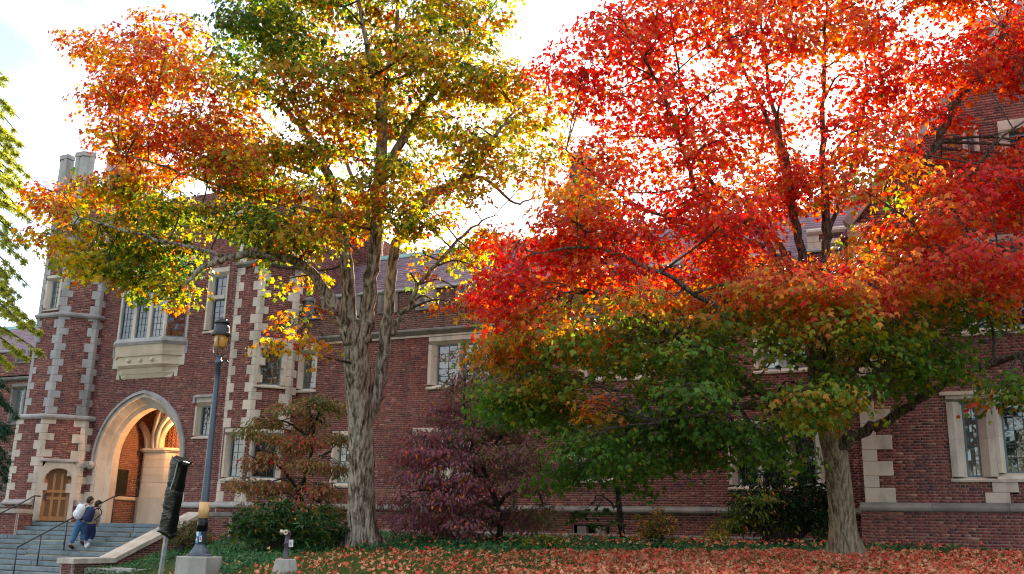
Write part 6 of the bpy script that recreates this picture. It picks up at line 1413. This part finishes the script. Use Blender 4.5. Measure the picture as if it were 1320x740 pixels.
def shrub(label, base_px, d0, w, h, dep, n, ls, lpn, cols, tpl=LANCE, seed=1, name='shrub', up=0.0, group=None):
    """stems from the ground, whorls of long leaves at their ends"""
    g = np.random.default_rng(seed); b_ = atd(base_px[0], base_px[1], d0); b_[2] = gz(b_[0], b_[1])
    s_ = thing(name, b_, label, 'shrub', group); tw = MB(); P = []; Nn = []; D = []
    for i in range(n):
        a = g.uniform(0, 2 * pi); q = sqrt(g.uniform(0, 1)); hh = h * g.uniform(0.25, 1.0) * sqrt(max(0.15, 1 - 0.75 * q * q))
        e = b_ + [cos(a) * q * w, sin(a) * q * dep, hh]
        if i % 2 == 0: tw.tube(spline([b_ + [cos(a) * q * w * .3, sin(a) * q * dep * .3, 0], (b_ + e) / 2 + [0, 0, .1 * h], e], 3), np.linspace(.014, .006, 7), 4)
        k = lpn; t_ = g.uniform(0, 2 * pi, k); dh = np.stack([np.cos(t_), np.sin(t_), g.uniform(-.8, .5, k) + up], 1)
        P.append(e + dh * 0.02); D.append(dh); Nn.append(np.array([0, 0, 1.0]) - dh * dh[:, 2:3] * .6 + g.normal(0, .25, (k, 3)))
    P = clamp_wall(np.vstack(P)); m = len(P); t_ = g.uniform(0, 1, m) ** 1.0
    leaves('foliage', tpl, P, np.vstack(Nn), np.vstack(D), ls * g.uniform(.6, 1.15, m), palette(cols, t_) * g.uniform(.75, 1.2, (m, 1)), M['leaf_thick'], s_)
    o = tw.build('stems', M['twig'], s_); o['kind'] = 'stuff'; return s_
CG = [(0, (.025, .065, .025)), (.5, (.05, .115, .035)), (.93, (.06, .12, .03)), (.96, (.45, .32, .03)), (1, (.62, .33, .02))]
shrub('broad dark green rhododendron with a few yellow leaves behind the standpipe', (352, 712), 22.5, 1.35, 1.15,   .9, 240, .22, 9, CG, seed=2)
shrub('rounded rhododendron right of the standpipe at the foot of the rusty dogwood', (415, 705), 24.0, .75, 1.0, .7, 120, .2, 9, CG, seed=3)
shrub('large dark evergreen shrub under the window left of the brown trunk', (1010, 706), 24.3, 1.35, 2.2, .8, 420, .2, 9, [(0, (.012, .032, .013)), (.85, (.03, .07, .024)), (.97, (.05, .1, .03)), (1, (.5, .25, .04))], seed=4)
shrub('small shrub turning olive and orange at the foot of the brick wall', (845, 704), 23.4, .55, .95, .4, 120, .11, 8, [(0, (.07, .11, .03)), (.4, (.17, .18, .04)), (.65, (.36, .2, .05)), (.85, (.55, .25, .06)), (1, (.6, .12, .04))], OVAL, seed=5)
shrub('low lime green shrub at the edge of the ivy below the purple dogwood', (702, 708), 22.6, .6, .35, .4, 60, .10, 8, [(0, (.09, .17, .03)), (.6, (.22, .28, .04)), (.85, (.45, .34, .04)), (1, (.55, .2, .05))], OVAL, seed=6)
shrub('trailing green brown shrub hanging over the sloping stair wall', (243, 690), 27.2, .8, .9, .55, 170, .10, 8, [(0, (.05, .08, .02)), (.5, (.10, .13, .035)), (.8, (.20, .13, .05)), (1, (.33, .2, .05))], OVAL, seed=7)
shrub('thin dark shrub with tall leaning stems at the corner of the gabled block', (1070, 706), 23.4, .45, .9, .3, 60, .14, 7, CG, seed=8)
shrub('low shrub with hanging yellow orange leaves in front of the dark evergreen', (925, 704), 23.6, .45, .4, .3, 40, .11, 7, [(0, (.06, .11, .03)), (.5, (.3, .26, .05)), (1, (.6, .3, .05))], OVAL, seed=9)

# ---------------------------------------------------------------- feathery conifers at the left edge
def conifer(label, d0, boughs, cols, seed, trunk, fl=0.5, dens=120, ls=.095):
    g = np.random.default_rng(seed); b_ = atd(trunk[0][0], trunk[0][1], d0); b_[2] = -0.3
    c_ = thing('conifer_tree', b_, label, 'tree'); mb = MB()
    tp_ = [np.array([b_[0], b_[1], -0.4])] + [atd(x, y, d0) for x, y, _ in trunk[1:]]
    V, Fq = tube(spline(tp_, 5), np.linspace(trunk[0][2], .06, 5 * (len(tp_) - 1) + 1), 12); mb.add(V, Fq); mb.build('trunk', M['bark_dark'], c_, smooth=True)
    P, D, Nn = [], [], []; tw = MB()
    for x0, y0, x1, y1, dd in boughs:
        a, e = atd(x0, y0, d0), atd(x1, y1, d0 + dd); mid = (a + e) / 2 + [0, 0, .25]; S = spline([a, mid, e], 6)
        V, Fq = tube(S, np.linspace(.05, .008, len(S)), 5); tw.add(V, Fq); L_ = np.linalg.norm(e - a); bd = unit((e - a)[None])[0]; sd_ = unit(np.cross(bd, [0, 0, 1])[None])[0]
        for k in range(int(L_ * 9)):
            t_ = g.uniform(.15, 1); i = int(t_ * (len(S) - 1)); o_ = S[i]; w_ = fl * (1.15 - t_) * g.uniform(.5, 1.2) * (1 if g.random() < .5 else -1)
            q = o_ + sd_ * w_ + bd * abs(w_) * .7 + [0, 0, -abs(w_) * g.uniform(.2, 1.0)]
            V, Fq = tube(np.array([o_, (o_ + q) / 2 + [0, 0, .04], q]), [.007, .005, .003], 3); tw.add(V, Fq)
            m = dens // 2; s_ = g.uniform(0, 1, m)[:, None]; pp = o_ + (q - o_) * s_ + g.normal(0, .035, (m, 3)); P.append(pp)
            D.append(unit((q - o_)[None]) * .6 + g.normal(0, .6, (m, 3)) + [0, 0, -.5]); Nn.append(g.normal(0, 1, (m, 3)) + [0, 0, .6])
    P = np.vstack(P); m = len(P); t_ = g.uniform(0, 1, m)
    leaves('foliage', LANCE, P, np.vstack(Nn), np.vstack(D), ls * g.uniform(.6, 1.2, m), palette(cols, t_) * g.uniform(.8, 1.2, (m, 1)), M['leaf_gold'], c_)
    o = tw.build('boughs', M['twig'], c_); o['kind'] = 'stuff'
CL = [(0, (.20, .25, .03)), (.5, (.38, .38, .06)), (1, (.52, .48, .10))]
g = np.random.default_rng(21); bo = []
for k in range(34):
    y = 60 + k * 11.5; bo.append((-75, y - 30 + g.uniform(-20, 20), np.interp(y, [60, 120, 200, 260, 330, 400, 460], [0, 30, 58, 50, 36, 56, 44]) + g.uniform(-24, 8), y + 25 + g.uniform(0, 25), g.uniform(-2.2, 2.0)))
for k in range(14): bo.append((-75, 90 + k * 24, -160 - g.uniform(0, 20), 130 + k * 25, g.uniform(-2, 2)))
conifer('feathery yellow green conifer cut by the left edge of the photo', 27, bo, CL, 31, [(-80, 640, .3), (-78, 450, 0), (-76, 250, 0), (-72, 40, 0)])
g = np.random.default_rng(22); bo = [(-42, 470 + k * 12, 24 + g.uniform(-22, 6), 505 + k * 11.5, g.uniform(-1.3, 1.3)) for k in range(12)] + [(-42, 480 + k * 14, -90, 515 + k * 13, 0) for k in range(8)]
conifer('dark green young conifer below the feathery one at the left edge', 33, bo, [(0, (.015, .045, .025)), (1, (.04, .09, .05))], 33, [(-42, 680, .14), (-42, 560, 0), (-42, 455, 0)], .5, 50, .15)

# ---------------------------------------------------------------- ground cover: ivy, grass, fallen leaves
def scatter(n, x0, x1, y0, y1, keep):
    x, y = rng.uniform(x0, x1, n), rng.uniform(y0, y1, n); k = keep(x, y); return x[k], y[k]
def px_of(x, y): return proj(np.stack([x, y, gz(x, y)], -1))
def ivy_keep(x, y):
    sx_, sy_ = px_of(x, y); edge = np.interp(sx_, [100, 290, 360, 440, 520, 700, 900, 1110, 1330], [760, 742, 722, 708, 711, 712.5, 712, 712.5, 713]) + 1.5 * np.sin(sx_ * .11) + np.sin(sx_ * .043)
    return (sy_ < edge) & (x > -23.3) & (y < np.where(x > -2.3, YW - .15, YM - .05)) & ~((x < -22) & (y > 26)) & ~((sx_ < 232) & (y < 21.0))
hill_edge = lambda x, y: x + 0.93 * y
x, y = scatter(90000, -24, 6, 12, 28.2, lambda x, y: ivy_keep(x, y) & (hill_edge(x, y) > -4))
n = len(x); P = np.stack([x, y, gz(x, y) + rng.uniform(.02, .20, n) * (0.55 + 0.45 * np.sin(x * 2.1) * np.sin(y * 2.7))], 1)
Nn = np.array([-.1, -.55, .7]) + rng.normal(0, .35, (n, 3)); t_ = rng.uniform(0, 1, n)
ivy = leaves('ivy_bed', (STAR5[0], STAR5[1]), P, Nn, rng.normal(0, 1, (n, 3)) + [0, -.5, -.5], rng.uniform(.06, .11, n), palette([(0, (.018, .065, .02)), (.6, (.035, .12, .035)), (.95, (.07, .18, .045)), (1, (.15, .24, .05))], t_) * rng.uniform(.7, 1.25, (n, 1)), M['leaf_ivy'], None)
def grass_keep(x, y):
    sx_, sy_ = px_of(x, y); return ~ivy_keep(x, y) & (hill_edge(x, y) > -2.6) & (sy_ < 765) & (sy_ > 690) & (sx_ > 150) & (sx_ < 1800)
x, y = scatter(260000, -18, 9, 8, 25, grass_keep); n = len(x)
P = np.stack([x, y, gz(x, y)], 1); t_ = rng.uniform(0, 1, n)
leaves('grass_blades', BLADE, P, np.array([0, -1.0, .2]) + rng.normal(0, .5, (n, 3)), np.array([0, 0, 1.0]) + rng.normal(0, .35, (n, 3)), rng.uniform(.035, .075, n) * 1.2, palette([(0, (.045, .085, .015)), (.6, (.08, .13, .02)), (1, (.19, .18, .05))], t_), M['grass'], None)
def litter_keep(x, y):
    sx_, sy_ = px_of(x, y); dn = np.interp(sx_, [200, 330, 480, 620, 760, 880, 1320], [.03, .10, .16, .28, .65, 1, 1]) * (1 + .35 * np.sin(x * 1.7 + y) * np.sin(y * 2.3 - x * .6))
    dn = dn * np.clip(0.75 + 0.55 * np.sin(x * 3.1 + 1.3 * np.sin(y * 2.2)) * np.sin(y * 3.7 + np.sin(x * 1.9)), .25, 1.3); dn = np.where(ivy_keep(x, y), dn * .10, dn)
    return (rng.random(len(x)) < dn) & (sy_ < 765) & (sy_ > 690) & (sx_ > 150) & (sx_ < 1800) & (hill_edge(x, y) > -3.5) & (y < np.where(x > -2.3, YW - .2, YM - .2))
x, y = scatter(150000, -20, 9, 10, 26, litter_keep); n = len(x); iv = ivy_keep(x, y)
P = np.stack([x, y, gz(x, y) + rng.uniform(.015, .075, n) + iv * .13], 1); t_ = rng.uniform(0, 1, n)
leaves('fallen_leaves', STAR5, P, np.array([0, -.25, .8]) + rng.normal(0, .42, (n, 3)), rng.normal(0, 1, (n, 3)), rng.uniform(.055, .105, n), palette([(0, (.55, .035, .03)), (.32, (.55, .09, .045)), (.55, (.60, .19, .09)), (.72, (.60, .30, .17)), (.88, (.46, .22, .11)), (1, (.24, .10, .05))], t_) * rng.uniform(.9, 1.35, (n, 1)), M['leaf_dry'], None)

# ---------------------------------------------------------------- unseen belt of trees added behind the viewer for the windows to mirror
g = np.random.default_rng(77); P = []; Cc = []
belt = MB()
for k in range(11):
    tx, ty = -62 + k * 9.5 + g.uniform(-2, 2), -34 + g.uniform(-5, 4); hgt_ = g.uniform(10, 16)
    belt.tube([np.array([tx, ty, -1.0]), np.array([tx, ty, hgt_ * .55]), np.array([tx + .4, ty, hgt_ * .9])], [.35, .22, .05], 7)
    for q in range(9):
        a = g.uniform(0, 2 * pi); e = np.array([tx + cos(a) * 3.4, ty + sin(a) * 3, hgt_ * g.uniform(.45, .95)]); belt.tube([np.array([tx, ty, e[2] - 2.2]), e], [.12, .03], 5)
        n_ = 80; P.append(e + g.normal(0, 1, (n_, 3)) * [1.3, 1.3, .9]); Cc.append(np.tile(np.array([(.30, .19, .03), (.12, .14, .03), (.34, .12, .03)][(k + q) % 3]), (n_, 1)))
P = np.vstack(P); Cc = np.vstack(Cc); n = len(P)
leaves('tree_belt_leaves', STAR5, P, g.normal(0, 1, (n, 3)), g.normal(0, 1, (n, 3)), g.uniform(.35, .6, n), Cc, M['leaf'], None)
o = belt.build('tree_belt_trunks', M['twig']); o['kind'] = 'stuff'
